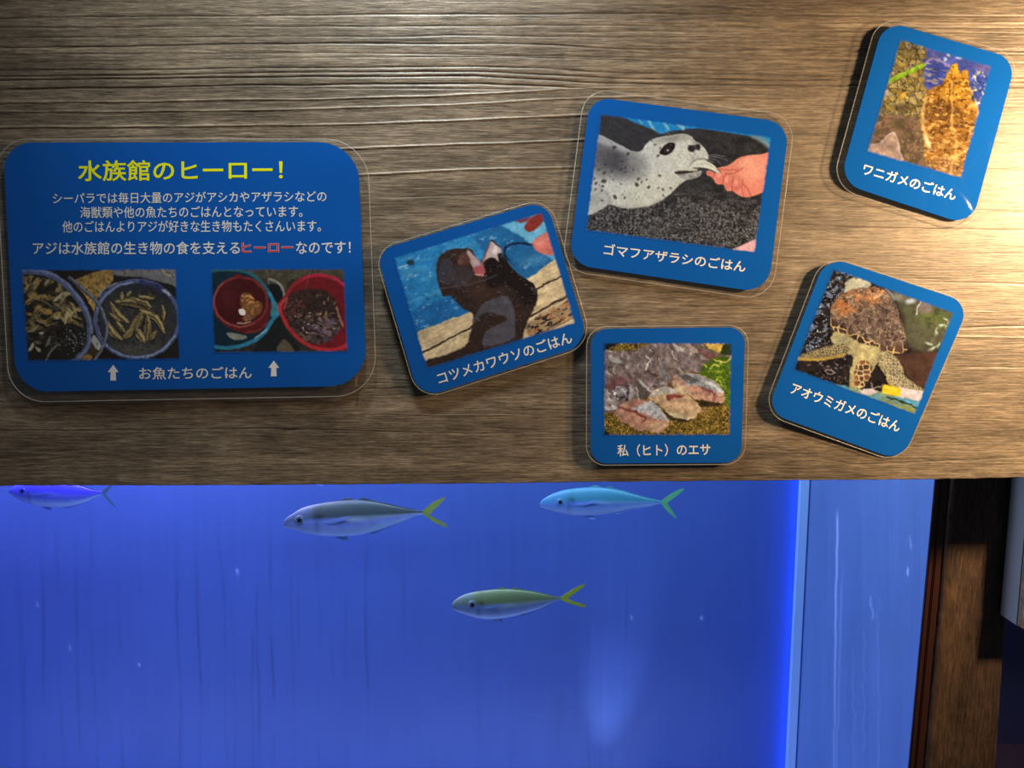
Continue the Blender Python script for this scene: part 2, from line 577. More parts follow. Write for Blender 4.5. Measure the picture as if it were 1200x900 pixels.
    for (a, b, c, d, wd, bn) in F_:
        col = R.choice([(134, 118, 80), (116, 104, 72), (150, 134, 92), (104, 94, 70)])
        p.lens(a, b + 5, c, d + 5, wd + 12, (26, 22, 16), bn, 4, .9, m)
        p.lens(a, b, c, d, wd, col, bn, 3, 1, m)
        p.lens(a + 3, b - 3, c + 3, d - 3, wd * .35, (190, 172, 118), bn, 4, .75, m)
        p.lens(a - 4, b + 8, c - 4, d + 8, wd * .25, (60, 50, 32), bn, 4, .7, m)
    hd = [(368, 92), (450, 160), (540, 240), (600, 330), (630, 430), (622, 520), (585, 610), (530, 690)]
    p.stroke(hd, 26, (70, 76, 100), 4)
    p.stroke([(x + 3, y - 4) for x, y in hd], 9, (150, 155, 172), 4, .85)
    p.stroke([(550, 340), (556, 430), (575, 500), (600, 545)], 22, (84, 96, 140), 4)
    p.stroke([(580, 225), (620, 170), (700, 130)], 12, (120, 126, 150), 3)
    p.blot(None, (20, 18, 15), .25, 14, 14, 91, alpha=.35)


def paint_red_buckets(p):
    R = p.rng
    p.poly([(380, 20), (1130, 20), (1130, 120), (700, 120), (650, 260), (560, 260), (500, 150)], (70, 66, 55), 10)
    p.tex(None, .25, 26, 26, 3)
    p.poly([(500, 160), (600, 170), (640, 260), (600, 330), (540, 260)], (22, 24, 28), 6)
    p.stroke([(520, 120), (580, 140), (625, 190), (640, 260)], 20, (135, 135, 128), 5)
    p.poly([(470, 560), (600, 400), (660, 520), (760, 680), (640, 700), (400, 710)], (28, 31, 35), 12)
    p.poly([(580, 695), (640, 600), (720, 700)], (88, 82, 68), 6)
    body = p.poly([(40, 50), (200, 38), (350, 60), (450, 130), (530, 250), (590, 350), (590, 400), (520, 490), (430, 590), (300, 655), (150, 680), (40, 670)], (16, 40, 58), 6)
    ringp = [(40, 55), (130, 38), (250, 42), (360, 70), (450, 140), (520, 230), (560, 310), (590, 350), (592, 392), (540, 450), (480, 545), (400, 610), (300, 650), (190, 670), (80, 660)]
    p.stroke(ringp[:6], 30, (42, 96, 110), 6)
    p.stroke(ringp[5:], 30, (40, 128, 172), 5)
    p.stroke([(500, 520), (450, 560), (400, 590)], 8, (190, 200, 210), 3, .8)
    p.poly([(540, 290), (590, 350), (585, 390), (540, 420), (520, 350)], (60, 140, 170), 6, .8)
    p.poly([(180, 545), (330, 570), (320, 600), (220, 600)], (130, 135, 130), 8)
    p.poly([(75, 300), (80, 400), (180, 500), (300, 550), (430, 540), (510, 450), (530, 300), (400, 380)], (92, 26, 30), 6)
    p.stroke([(330, 545), (430, 530), (500, 470)], 16, (120, 42, 42), 4)
    m = p.poly([(290 + 208 * math.cos(t), 300 + 196 * math.sin(t)) for t in np.linspace(0, 2 * PI, 24, endpoint=False)], (66, 18, 22), 6)
    p.ring(288, 300, 212, 198, 20, (120, 44, 44), 0, 360, 5)
    p.ring(286, 300, 212, 198, 7, (176, 96, 88), 60, 230, 4, .8)
    p.ell(180, 260, 70, 90, 0, (88, 28, 34), 50, .7, m)
    p.poly([(240, 85), (270, 80), (330, 105), (250, 110)], (110, 30, 30), 5)
    oc = p.poly([(290, 260), (320, 225), (370, 245), (410, 290), (460, 310), (460, 360), (420, 410), (350, 455), (300, 440), (330, 380), (290, 330)], (120, 80, 42), 12, .9)
    p.scatter(90, 285, 465, 225, 455, 8, 22, [(184, 124, 62), (150, 98, 48), (205, 150, 85), (98, 62, 36), (120, 84, 60)], clip=oc)
    p.scatter(8, 300, 420, 410, 450, 10, 18, [(120, 84, 76), (140, 104, 96)], clip=oc)
    p.ell(300, 380, 30, 27, 0, (228, 226, 220), 4)
    p.stroke([(265, 472), (320, 470), (368, 460)], 10, (190, 170, 160), 4, .9)
    # right red bucket
    p.poly([(600, 330), (660, 260), (700, 160), (800, 90), (930, 85), (1060, 140), (1200, 200), (1200, 640), (1080, 690), (960, 690), (840, 670), (740, 600), (660, 500), (620, 400)], (122, 26, 38), 6)
    m = p.poly([(650, 370), (680, 240), (740, 150), (860, 110), (980, 110), (1080, 170), (1130, 230), (1130, 630), (1040, 668), (900, 660), (780, 600), (690, 490)], (112, 24, 34), 6)
    c = p.poly([(660, 260), (760, 210), (880, 195), (960, 210), (1040, 270), (1080, 360), (1100, 480), (1040, 580), (940, 635), (840, 640), (760, 580), (690, 490), (640, 390)], (52, 38, 36), 20)
    p.tex(c, .4, 14, 14, 6)
    p.scatter(140, 650, 800, 270, 420, 2, 5, [(170, 60, 60), (130, 70, 60), (190, 110, 100)], clip=c)
    p.scatter(130, 680, 1100, 400, 640, 8, 30, [(72, 62, 58), (96, 80, 74), (52, 44, 50), (110, 86, 78), (40, 32, 34)], clip=c)
    p.scatter(40, 830, 1080, 430, 620, 14, 36, [(84, 76, 96), (112, 92, 108), (64, 58, 78), (146, 118, 130)], clip=c)
    p.scatter(26, 900, 1080, 210, 420, 8, 26, [(110, 90, 66), (86, 70, 60), (60, 56, 64), (150, 120, 90)], clip=c)
    p.scatter(26, 690, 1100, 380, 640, 4, 12, [(200, 170, 150), (180, 150, 150), (220, 190, 180)], clip=c)
    p.stroke([(1060, 340), (1075, 400), (1110, 490)], 16, (196, 130, 120), 5, .7)
    rim = [(1135, 180), (1060, 120), (960, 88), (860, 90), (780, 118), (700, 180), (655, 250), (602, 325), (612, 385), (650, 470), (720, 560), (800, 630), (900, 675), (1010, 685), (1100, 668), (1140, 640)]
    p.stroke(rim[:5], 24, (178, 38, 66), 5)
    p.stroke(rim[4:8], 26, (140, 40, 44), 5)
    p.stroke(rim[7:], 28, (176, 42, 52), 5)
    p.stroke([(610, 330), (660, 270), (640, 350)], 14, (206, 78, 76), 5, .7)
    p.stroke([(495, 20), (515, 160)], 5, (130, 140, 140), 3, .6)
    p.stroke([(850, 40), (810, 200)], 5, (140, 120, 120), 3, .5)


def paint_otter(p):
    p.tex(None, .10, 60, 22, 2, -20)
    p.blot(None, (70, 155, 205), .05, 90, 22, 8, -18, .55, 4)
    p.poly([(150, 560), (420, 470), (500, 560), (300, 640), (170, 690)], (22, 100, 172), 10, .9)
    p.poly([(480, 170), (560, 130), (640, 110), (800, 230), (900, 300), (880, 330), (740, 390), (640, 330), (540, 260)], (26, 98, 160), 8)
    p.poly([(600, 100), (700, 78), (860, 40), (920, 200), (925, 310), (850, 260), (740, 180), (660, 130)], (96, 172, 214), 8)
    p.blot(None, (150, 200, 225), .35, 30, 14, 12, -30, .5, 5)
    p.ell(790, 290, 70, 26, -10, (80, 145, 195), 14, .5)
    w_ = p.poly([(150, 705), (300, 622), (470, 560), (640, 470), (800, 362), (950, 290), (1040, 610), (710, 722), (220, 890)], (205, 184, 146), 5)
    p.tex(w_, .16, 70, 8, 5, -27)
    p.blot(w_, (225, 210, 180), .2, 40, 12, 25, -50, .5, 4)
    p.stroke([(195, 782), (330, 715), (470, 640)], 9, (40, 28, 24), 3, 1, clip=w_)
    p.stroke([(190, 720), (320, 660), (465, 600)], 3, (150, 120, 85), 3, .5, clip=w_)
    p.stroke([(770, 468), (860, 415), (960, 365)], 9, (50, 34, 28), 3, 1, clip=w_)
    p.stroke([(740, 605), (860, 540), (985, 470)], 11, (50, 36, 28), 4, 1, clip=w_)
    mo = p.poly([(755, 640), (830, 580), (930, 525), (990, 500), (1000, 570), (900, 640), (780, 700)], (120, 90, 62), 12, .55, clip=w_)
    p.blot(mo, (35, 30, 30), -.05, 34, 14, 33, -30, .95, 8)
    p.blot(mo, (170, 105, 50), .2, 26, 12, 35, -30, .8, 8)
    p.stroke([(860, 670), (940, 625), (1010, 590)], 7, (110, 80, 55), 3, .8, clip=w_)
    body = p.poly([(278, 350), (284, 290), (310, 255), (350, 236), (430, 228), (465, 245), (490, 285), (512, 300), (535, 250), (562, 195), (575, 188), (615, 222), (622, 255), (660, 312), (720, 375), (785, 415), (812, 470), (800, 530), (770, 590), (740, 660), (712, 725), (560, 775), (380, 830), (222, 880), (215, 825), (330, 790), (428, 745), (452, 680), (470, 620), (465, 572), (425, 552), (390, 520), (355, 480), (312, 482), (298, 450), (280, 400)], (50, 36, 32), 5, n=4)
    p.tex(body, .25, 18, 8, 41, 60)
    p.ell(520, 440, 90, 70, 20, (70, 48, 40), 30, .6, body)
    bl = body * p.poly([(610, 270), (680, 330), (790, 415), (812, 480), (760, 540), (700, 470), (640, 420), (560, 440), (530, 370), (540, 290)], (22, 16, 16), 12, .85, clip=body)
    p.poly([(475, 600), (520, 525), (600, 490), (650, 480), (685, 540), (692, 640), (690, 700), (610, 735), (520, 738), (545, 660), (640, 615), (635, 590), (560, 570), (500, 590), (480, 625)], (78, 78, 92), 6, .9, clip=body)
    p.poly([(290, 320), (320, 280), (360, 300), (370, 370), (340, 420), (290, 400)], (58, 58, 72), 10, .8, clip=body)
    p.poly([(350, 340), (440, 330), (470, 370), (400, 440), (350, 420)], (66, 60, 68), 12, .6, clip=body)
    p.blot(body, (105, 105, 120), .42, 20, 10, 44, 0, .6, 8)
    p.stroke([(300, 440), (400, 428), (520, 400), (600, 370)], 4, (100, 96, 110), 3, .7, clip=body)
    p.ell(430, 285, 36, 34, 0, (92, 58, 52), 10, .9, body)
    p.ell(405, 300, 12, 16, 0, (120, 80, 76), 5, .8, body)
    p.poly([(440, 238), (470, 262), (500, 295), (522, 318), (520, 345), (495, 345), (472, 335), (455, 290), (440, 262)], (178, 152, 156), 6)
    p.poly([(470, 335), (520, 320), (532, 355), (520, 375), (490, 370)], (170, 84, 90), 5)
    p.stroke([(480, 365), (525, 372)], 8, (220, 160, 160), 3, .8)
    p.poly([(566, 195), (612, 225), (620, 250), (600, 262), (606, 300), (585, 282), (560, 280), (530, 296), (512, 318), (530, 270), (552, 225)], (196, 176, 180), 5)
    p.stroke([(512, 318), (535, 270), (560, 205)], 7, (150, 80, 84), 4, .8)
    p.ell(585, 240, 12, 22, 20, (232, 222, 226), 5, .9)
    p.stroke([(788, 210), (720, 204), (668, 210), (640, 232), (636, 262), (650, 290)], 12, (14, 34, 72), 3)
    p.stroke([(655, 285), (690, 320)], 3, (30, 30, 40), 2)
    p.poly([(742, 115), (765, 75), (800, 55), (850, 38), (848, 78), (812, 120), (775, 140), (748, 138)], (138, 46, 42), 5)
    p.poly([(690, 84), (740, 66), (775, 60), (745, 92), (715, 96)], (116, 50, 62), 8)
    p.poly([(782, 208), (808, 172), (850, 148), (880, 146), (905, 255), (850, 262), (810, 245)], (206, 112, 104), 5)
    p.ell(830, 195, 30, 18, -30, (228, 150, 140), 14, .7)
    p.ell(142, 304, 20, 14, 0, (36, 56, 76), 4)
    p.stroke([(70, 334), (128, 314)], 6, (170, 205, 225), 3, .8)
    p.ell(228, 500, 10, 8, 0, (20, 80, 130), 4, .8)


def paint_seal(p):
    R = p.rng
    p.tex(None, .3, 40, 30, 2)
    low = np.clip((p.Y - 440 + .12 * (600 - p.X)) / 160, 0, 1)
    p.mix(low * .42, (104, 98, 98))
    n = p.noise(9, 9, 61, octv=2)
    p.C *= (1 + n * (.25 + .75 * low))[:, None]
    p.blot(low, (172, 160, 156), .42, 9, 9, 63, alpha=.6, octv=2)
    p.blot(None, (22, 20, 24), .2, 70, 50, 65, alpha=.5, sharp=3)
    p.poly([(100, 25), (300, 45), (640, 90), (1000, 140), (1180, 165), (1165, 270), (1110, 225), (1030, 180), (900, 158), (720, 132), (560, 145), (450, 165), (330, 100), (220, 55)], (24, 128, 196), 6)
    for a in ((410, 80, 445, 145, 14), (500, 90, 530, 135, 14), (590, 100, 620, 130, 24), (350, 70, 370, 100, 8)):
        p.stroke([a[:2], a[2:4]], a[4], (150, 190, 205), 6, .8)
    p.stroke([(1050, 180), (1100, 205), (1150, 245)], 30, (150, 140, 130), 14, .7)
    dk = p.poly([(112, 35), (220, 52), (330, 95), (480, 165), (430, 210), (400, 270), (340, 290), (290, 240), (200, 205), (95, 180)], (52, 49, 54), 8)
    p.tex(dk, .2, 30, 10, 66, 25)
    out = [(95, 175), (200, 210), (300, 262), (365, 268), (400, 222), (450, 190), (530, 175), (618, 163), (668, 176), (690, 205), (728, 228), (765, 275), (770, 318), (722, 335), (690, 350), (680, 372), (725, 376), (728, 402), (690, 430), (645, 440), (600, 470), (550, 520), (470, 575), (400, 600), (300, 613), (220, 602), (175, 588), (110, 628), (30, 650), (50, 520), (80, 350)]
    body = p.poly(out, (196, 190, 184), 5)
    p.ell(420, 520, 230, 90, -18, (204, 196, 178), 60, .7, body)
    p.ell(205, 325, 150, 85, 18, (66, 62, 68), 50, .95, body)
    p.ell(110, 300, 60, 100, 0, (96, 90, 96), 50, .8, body)
    p.stroke([(100, 195), (190, 225), (290, 268)], 30, (168, 164, 166), 14, .9, clip=body)
    p.ell(320, 330, 60, 50, 0, (140, 135, 138), 40, .6, body)
    p.ell(90, 560, 60, 60, 0, (150, 145, 140), 40, .6, body)
    p.stroke([(170, 590), (180, 560), (160, 520)], 12, (120, 112, 110), 12, .6, clip=body)
    p.stroke([(520, 560), (420, 608), (300, 620), (200, 605)], 30, (130, 122, 116), 16, .5, clip=body)
    p.ell(600, 300, 80, 60, 0, (206, 200, 192), 40, .6, body)
    p.ell(560, 190, 90, 22, -8, (120, 116, 112), 16, .7, body)
    p.ell(700, 215, 30, 18, 40, (130, 122, 116), 12, .7, body)
    p.tex(body, .10, 8, 8, 68)
    spots = [(205, 245, 14), (288, 285, 12), (250, 330, 10), (272, 368, 10), (245, 378, 9), (150, 350, 10), (145, 400, 10), (142, 450, 16), (95, 462, 10), (135, 480, 9), (85, 435, 8), (132, 505, 7), (245, 468, 6), (340, 470, 15), (350, 436, 10), (412, 485, 11), (478, 415, 9), (498, 500, 9), (545, 490, 8), (270, 395, 8), (210, 545, 14), (268, 548, 8), (500, 535, 6), (320, 380, 6), (190, 390, 8), (200, 440, 6), (85, 358, 6), (480, 250, 6), (470, 295, 9), (430, 205, 6), (130, 565, 8), (450, 230, 7), (400, 440, 6), (370, 455, 7), (470, 490, 6), (90, 500, 7), (110, 380, 8)]
    for x, y, r in spots:
        p.ell(x, y, r, r * .7, R.uniform(-60, 60), (66, 56, 56), 4, .9, body)
    p.scatter(60, 90, 480, 220, 560, 3, 6, [(90, 80, 80), (70, 60, 60)], clip=body, alpha=(.4, .8))
    p.poly([(476, 276), (500, 240), (535, 217), (566, 220), (572, 242), (556, 270), (522, 293), (494, 290)], (26, 20, 22), 4)
    p.ell(527, 262, 22, 19, 0, (52, 42, 44), 6, .9)
    p.ell(527, 263, 6, 6, 0, (190, 190, 195), 3)
    p.ell(545, 232, 10, 4, 20, (90, 85, 88), 3, .7)
    p.ell(668, 254, 20, 18, 20, (30, 24, 28), 4)
    p.ell(710, 243, 13, 16, -10, (30, 24, 28), 4)
    p.poly([(650, 238), (690, 230), (718, 228), (722, 262), (690, 262), (680, 275)], (44, 36, 40), 5, .8)
    p.stroke([(690, 268), (684, 300), (660, 340)], 6, (140, 130, 124), 4, .7)
    for i in range(14):
        p.ell(590 + i * 9 + R.uniform(-3, 3), 290 + (i % 4) * 12 + R.uniform(-3, 3), 3, 3, 0, (110, 100, 96), 2, .8)
    p.poly([(568, 395), (610, 385), (660, 385), (730, 372), (722, 392), (660, 402), (600, 412)], (60, 44, 44), 4)
    for i in range(5):
        p.ell(662 + i * 10, 382, 4, 7, 0, (205, 195, 185), 2)
    p.poly([(590, 412), (660, 402), (728, 385), (724, 412), (690, 432), (640, 440)], (150, 146, 142), 5)
    p.tex(p.poly([(590, 412), (660, 402), (728, 385), (724, 412), (690, 432), (640, 440)], (0, 0, 0), 4, draw=False), .4, 10, 8, 71)
    p.stroke([(660, 362), (690, 322), (745, 315), (800, 335)], 8, (110, 100, 96), 4, .8)
    p.poly([(655, 368), (688, 336), (738, 322), (786, 340), (820, 368), (832, 402), (800, 386), (765, 372), (715, 366)], (208, 202, 190), 4)
    p.stroke([(700, 350), (750, 342), (800, 362)], 5, (160, 152, 142), 4, .7)
    p.stroke([(818, 380), (850, 408), (878, 432)], 12, (200, 186, 170), 3)
    for q in (((770, 300), (830, 305), (885, 325)), ((770, 310), (820, 322), (850, 350)), ((765, 295), (810, 292), (870, 300)), ((450, 150), (490, 155), (530, 175)), ((510, 140), (530, 158), (545, 175))):
        p.stroke(q, 2.4, (150, 145, 145), 2, .8)
    hand = p.poly([(822, 372), (860, 362), (900, 348), (955, 308), (1030, 292), (1090, 288), (1180, 285), (1140, 500), (1105, 515), (1050, 538), (995, 546), (950, 532), (920, 510), (885, 508), (862, 472), (822, 466), (798, 430), (764, 410), (764, 388), (790, 388), (812, 400), (850, 396)], (226, 128, 108), 4)
    p.ell(1050, 380, 80, 60, -30, (240, 158, 132), 40, .8, hand)
    p.ell(1000, 330, 50, 20, -20, (244, 168, 140), 16, .7, hand)
    for (x, y, rx, ry, a) in ((842, 432, 40, 22, 55), (890, 455, 42, 22, 100), (945, 475, 44, 20, 105)):
        p.ell(x, y, rx, ry, a, (222, 112, 96), 6, .9, hand)
        p.ell(x - 6, y - 18, rx * .4, ry * .6, a, (244, 160, 142), 8, .8, hand)
    for q in (((858, 470), (866, 430), (880, 405)), ((915, 508), (918, 460), (925, 420)), ((800, 430), (812, 405)), ((980, 440), (975, 490), (985, 540)), ((880, 405), (930, 400), (980, 370)), ((985, 470), (1010, 500), (1030, 538)), ((825, 378), (880, 380), (950, 380))):
        p.stroke(q, 6, (172, 70, 62), 4, .8)
    p.ell(780, 400, 16, 12, 30, (206, 100, 90), 5, .9)
    p.poly([(920, 870), (970, 838), (1070, 800), (1080, 890)], (226, 168, 172), 5)
    p.stroke([(560, 520), (620, 470), (690, 430)], 14, (40, 36, 40), 14, .3)


def paint_sushi(p):
    R = p.rng
    p.tex(None, .35, 22, 22, 3)
    p.blot(None, (196, 156, 60), .15, 9, 9, 5, 30, .8, 6, 2)
    p.blot(None, (48, 38, 16), .2, 8, 12, 15, 60, .75, 6, 2)
    for c in ([(40, 30), (210, 40), (110, 90), (70, 140), (50, 140)], [(40, 740), (70, 800), (120, 850), (40, 850)]):
        p.poly(c, (16, 22, 24), 8, n=2)
    p.poly([(930, 50), (1070, 50), (1095, 100), (1060, 130), (960, 100)], (208, 168, 72), 8)
    p.poly([(1080, 60), (1160, 60), (1160, 190), (1060, 150)], (38, 52, 20), 8)
    p.poly([(1140, 150), (1175, 150), (1175, 300), (1145, 260)], (16, 60, 60), 8)
    pur = p.poly([(55, 150), (120, 120), (280, 120), (360, 90), (480, 55), (640, 40), (850, 45), (930, 90), (1000, 115), (1060, 150), (1140, 165), (1120, 215), (1000, 180), (950, 200), (890, 290), (760, 300), (660, 330), (600, 420), (520, 430), (430, 520), (380, 535), (320, 520), (250, 560), (160, 620), (55, 610)], (118, 100, 98), 6)
    p.tex(pur, .3, 40, 16, 8, 50)
    cols = [(146, 130, 128), (96, 68, 66), (172, 166, 164), (104, 88, 92), (128, 104, 96), (70, 60, 62), (154, 128, 118)]
    for _ in range(90):
        x, y = R.uniform(60, 960), R.uniform(50, 520)
        a = math.radians(R.uniform(25, 75) if x > 350 else R.uniform(-20, 60)); l = R.uniform(24, 70)
        p.lens(x - l * math.cos(a), y - l * math.sin(a), x + l * math.cos(a), y + l * math.sin(a), R.uniform(14, 46), R.choice(cols), R.uniform(-.25, .25), 6, R.uniform(.4, .85), pur)
    for _ in range(46):
        x, y = R.uniform(60, 960), R.uniform(70, 500)
        a = math.radians(R.uniform(30, 110)); l = R.uniform(14, 44)
        p.lens(x - l * math.cos(a), y - l * math.sin(a), x + l * math.cos(a), y + l * math.sin(a), R.uniform(5, 12), R.choice([(222, 220, 218), (196, 190, 188), (60, 34, 36), (84, 44, 44)]), R.uniform(-.3, .3), 4, R.uniform(.6, .95), pur)
    for q in ([(100, 160, 210, 210, 44, (176, 172, 166))], [(540, 200, 600, 380, 50, (128, 128, 130))], [(590, 170, 680, 260, 60, (140, 124, 122))], [(700, 140, 880, 260, 64, (128, 112, 116))], [(650, 60, 750, 120, 40, (184, 176, 174))], [(780, 70, 870, 130, 40, (178, 158, 150))], [(860, 100, 1060, 175, 46, (116, 70, 66))], [(400, 270, 520, 330, 40, (84, 54, 54))], [(420, 300, 500, 390, 60, (112, 96, 100))]):
        a, b, c, d, wd, cl = q[0]
        p.lens(a, b, c, d, wd, cl, .1, 7, .9, pur)
    p.stroke([(420, 155), (450, 190), (425, 240), (415, 280)], 9, (226, 222, 216), 4, .9)
    p.stroke([(640, 120), (655, 170), (690, 200)], 8, (220, 210, 206), 4, .9)
    p.stroke([(520, 150), (515, 220), (545, 270)], 7, (60, 36, 38), 4, .9)
    p.stroke([(250, 380), (290, 450), (280, 520)], 24, (158, 158, 164), 7, .9)
    p.poly([(330, 370), (400, 400), (450, 480), (420, 520), (370, 530), (320, 450)], (92, 80, 76), 6)
    p.stroke([(370, 380), (400, 420), (470, 470)], 20, (190, 188, 188), 6, .9)
    p.stroke([(330, 430), (345, 480), (355, 525)], 12, (190, 188, 190), 5, .9)
    p.ell(175, 400, 95, 60, -20, (112, 72, 74), 12, .9)
    p.ell(205, 470, 75, 60, -30, (60, 44, 50), 8, .95)
    p.ell(200, 460, 60, 45, -30, (136, 122, 128), 8, .9)
    p.scatter(30, 140, 260, 410, 530, 6, 20, [(210, 206, 210), (80, 60, 68), (160, 150, 158), (40, 30, 38)], soft=3)
    p.poly([(62, 510), (110, 490), (160, 540), (160, 600), (100, 620), (60, 600)], (150, 138, 138), 6)
    p.scatter(14, 62, 160, 500, 610, 6, 18, [(206, 196, 190), (110, 90, 96)], soft=3)
    p.stroke([(60, 590), (110, 618), (170, 600)], 10, (196, 192, 196), 4)
    gr = p.poly([(870, 310), (910, 240), (970, 190), (1040, 165), (1150, 210), (1160, 430), (1140, 600), (1085, 560), (1080, 470), (1010, 385), (900, 335)], (78, 104, 18), 6)
    for _ in range(80):
        x, y = R.uniform(880, 1140), R.uniform(180, 580); r = R.uniform(18, 50); a = R.uniform(0, 6.28)
        pts = [(x + r * math.cos(a + t), y + r * .7 * math.sin(a + t)) for t in (0, .6, 1.2, 1.8)]
        p.stroke(pts, R.uniform(5, 10), R.choice([(150, 176, 40), (110, 140, 26), (56, 82, 14), (176, 196, 66), (40, 62, 12)]), 3, .85, clip=gr)
    p.stroke([(1000, 190), (1050, 215), (1110, 210), (1140, 165)], 12, (214, 200, 120), 4, .9)
    p.stroke([(960, 270), (990, 240), (1040, 245)], 12, (196, 206, 90), 4, .9)
    p.poly([(840, 540), (920, 540), (1060, 560), (1080, 580), (960, 590), (870, 600)], (40, 30, 16), 10, .85)
    p.poly([(640, 650), (800, 700), (760, 720), (620, 700), (560, 640)], (40, 30, 16), 10, .7)
    # right piece
    r1 = p.poly([(636, 400), (650, 345), (700, 312), (820, 308), (950, 352), (1045, 415), (1080, 480), (1082, 560), (1000, 556), (920, 535), (860, 538), (790, 500), (730, 480), (665, 450)], (176, 132, 110), 5)
    p.ell(720, 450, 70, 30, 25, (204, 184, 146), 14, .8, r1)
    p.ell(870, 465, 80, 36, 20, (186, 130, 112), 20, .8, r1)
    p.poly([(680, 325), (740, 310), (830, 312), (960, 360), (1055, 425), (1078, 478), (1010, 470), (930, 440), (840, 420), (760, 405), (720, 360)], (146, 146, 152), 6, clip=r1)
    p.poly([(690, 320), (790, 330), (870, 375), (800, 400), (740, 370)], (72, 66, 68), 10, .85, clip=r1)
    p.stroke([(930, 385), (1000, 420), (1062, 470)], 26, (206, 206, 208), 10, .8, clip=r1)
    p.stroke([(900, 430), (960, 460), (1000, 490), (990, 540)], 20, (126, 50, 52), 9, .85, clip=r1)
    p.blot(r1, (222, 218, 214), .38, 18, 8, 73, 60, .6, 8)
    # middle piece
    r2 = p.poly([(436, 520), (470, 465), (530, 430), (600, 420), (680, 462), (760, 490), (830, 540), (880, 600), (905, 640), (860, 650), (830, 690), (740, 700), (650, 680), (590, 640), (550, 590), (490, 555)], (196, 160, 124), 5)
    p.poly([(445, 512), (520, 435), (600, 420), (680, 465), (600, 485), (540, 490)], (180, 176, 170), 7, .9, clip=r2)
    p.ell(690, 600, 90, 44, 28, (206, 166, 130), 24, .8, r2)
    p.ell(700, 670, 110, 22, 12, (206, 190, 152), 12, .8, r2)
    p.poly([(590, 510), (640, 482), (720, 490), (740, 505), (660, 515), (610, 540)], (124, 50, 50), 9, .9, clip=r2)
    p.poly([(880, 600), (960, 590), (940, 640), (890, 655)], (132, 104, 60), 8, .7)
    # left piece
    r3 = p.poly([(148, 650), (165, 605), (210, 570), (300, 530), (380, 535), (450, 545), (510, 580), (560, 640), (622, 718), (590, 770), (550, 812), (480, 810), (420, 795), (360, 800), (280, 755), (200, 710)], (178, 130, 108), 5)
    p.poly([(270, 560), (340, 530), (400, 545), (360, 600), (290, 590)], (164, 112, 100), 8, .9, clip=r3)
    p.poly([(300, 610), (380, 575), (460, 545), (520, 590), (618, 716), (560, 705), (480, 690), (420, 650), (350, 640)], (178, 178, 184), 6, clip=r3)
    for k in range(7):
        p.stroke([(350 + k * 28, 625 + k * 9), (400 + k * 26, 585 + k * 14)], 6, R.choice([(110, 70, 72), (226, 226, 232), (90, 84, 92)]), 4, .8, clip=r3)
    p.stroke([(180, 600), (270, 620), (340, 650), (410, 690), (390, 730)], 18, (112, 44, 44), 8, .9, clip=r3)
    p.ell(510, 760, 70, 36, -10, (200, 166, 128), 14, .8, r3)
    p.ell(270, 690, 80, 36, 28, (186, 130, 110), 20, .7, r3)
    p.blot(r1 + r2 + r3, (230, 214, 196), .5, 12, 10, 75, 0, .5, 8)


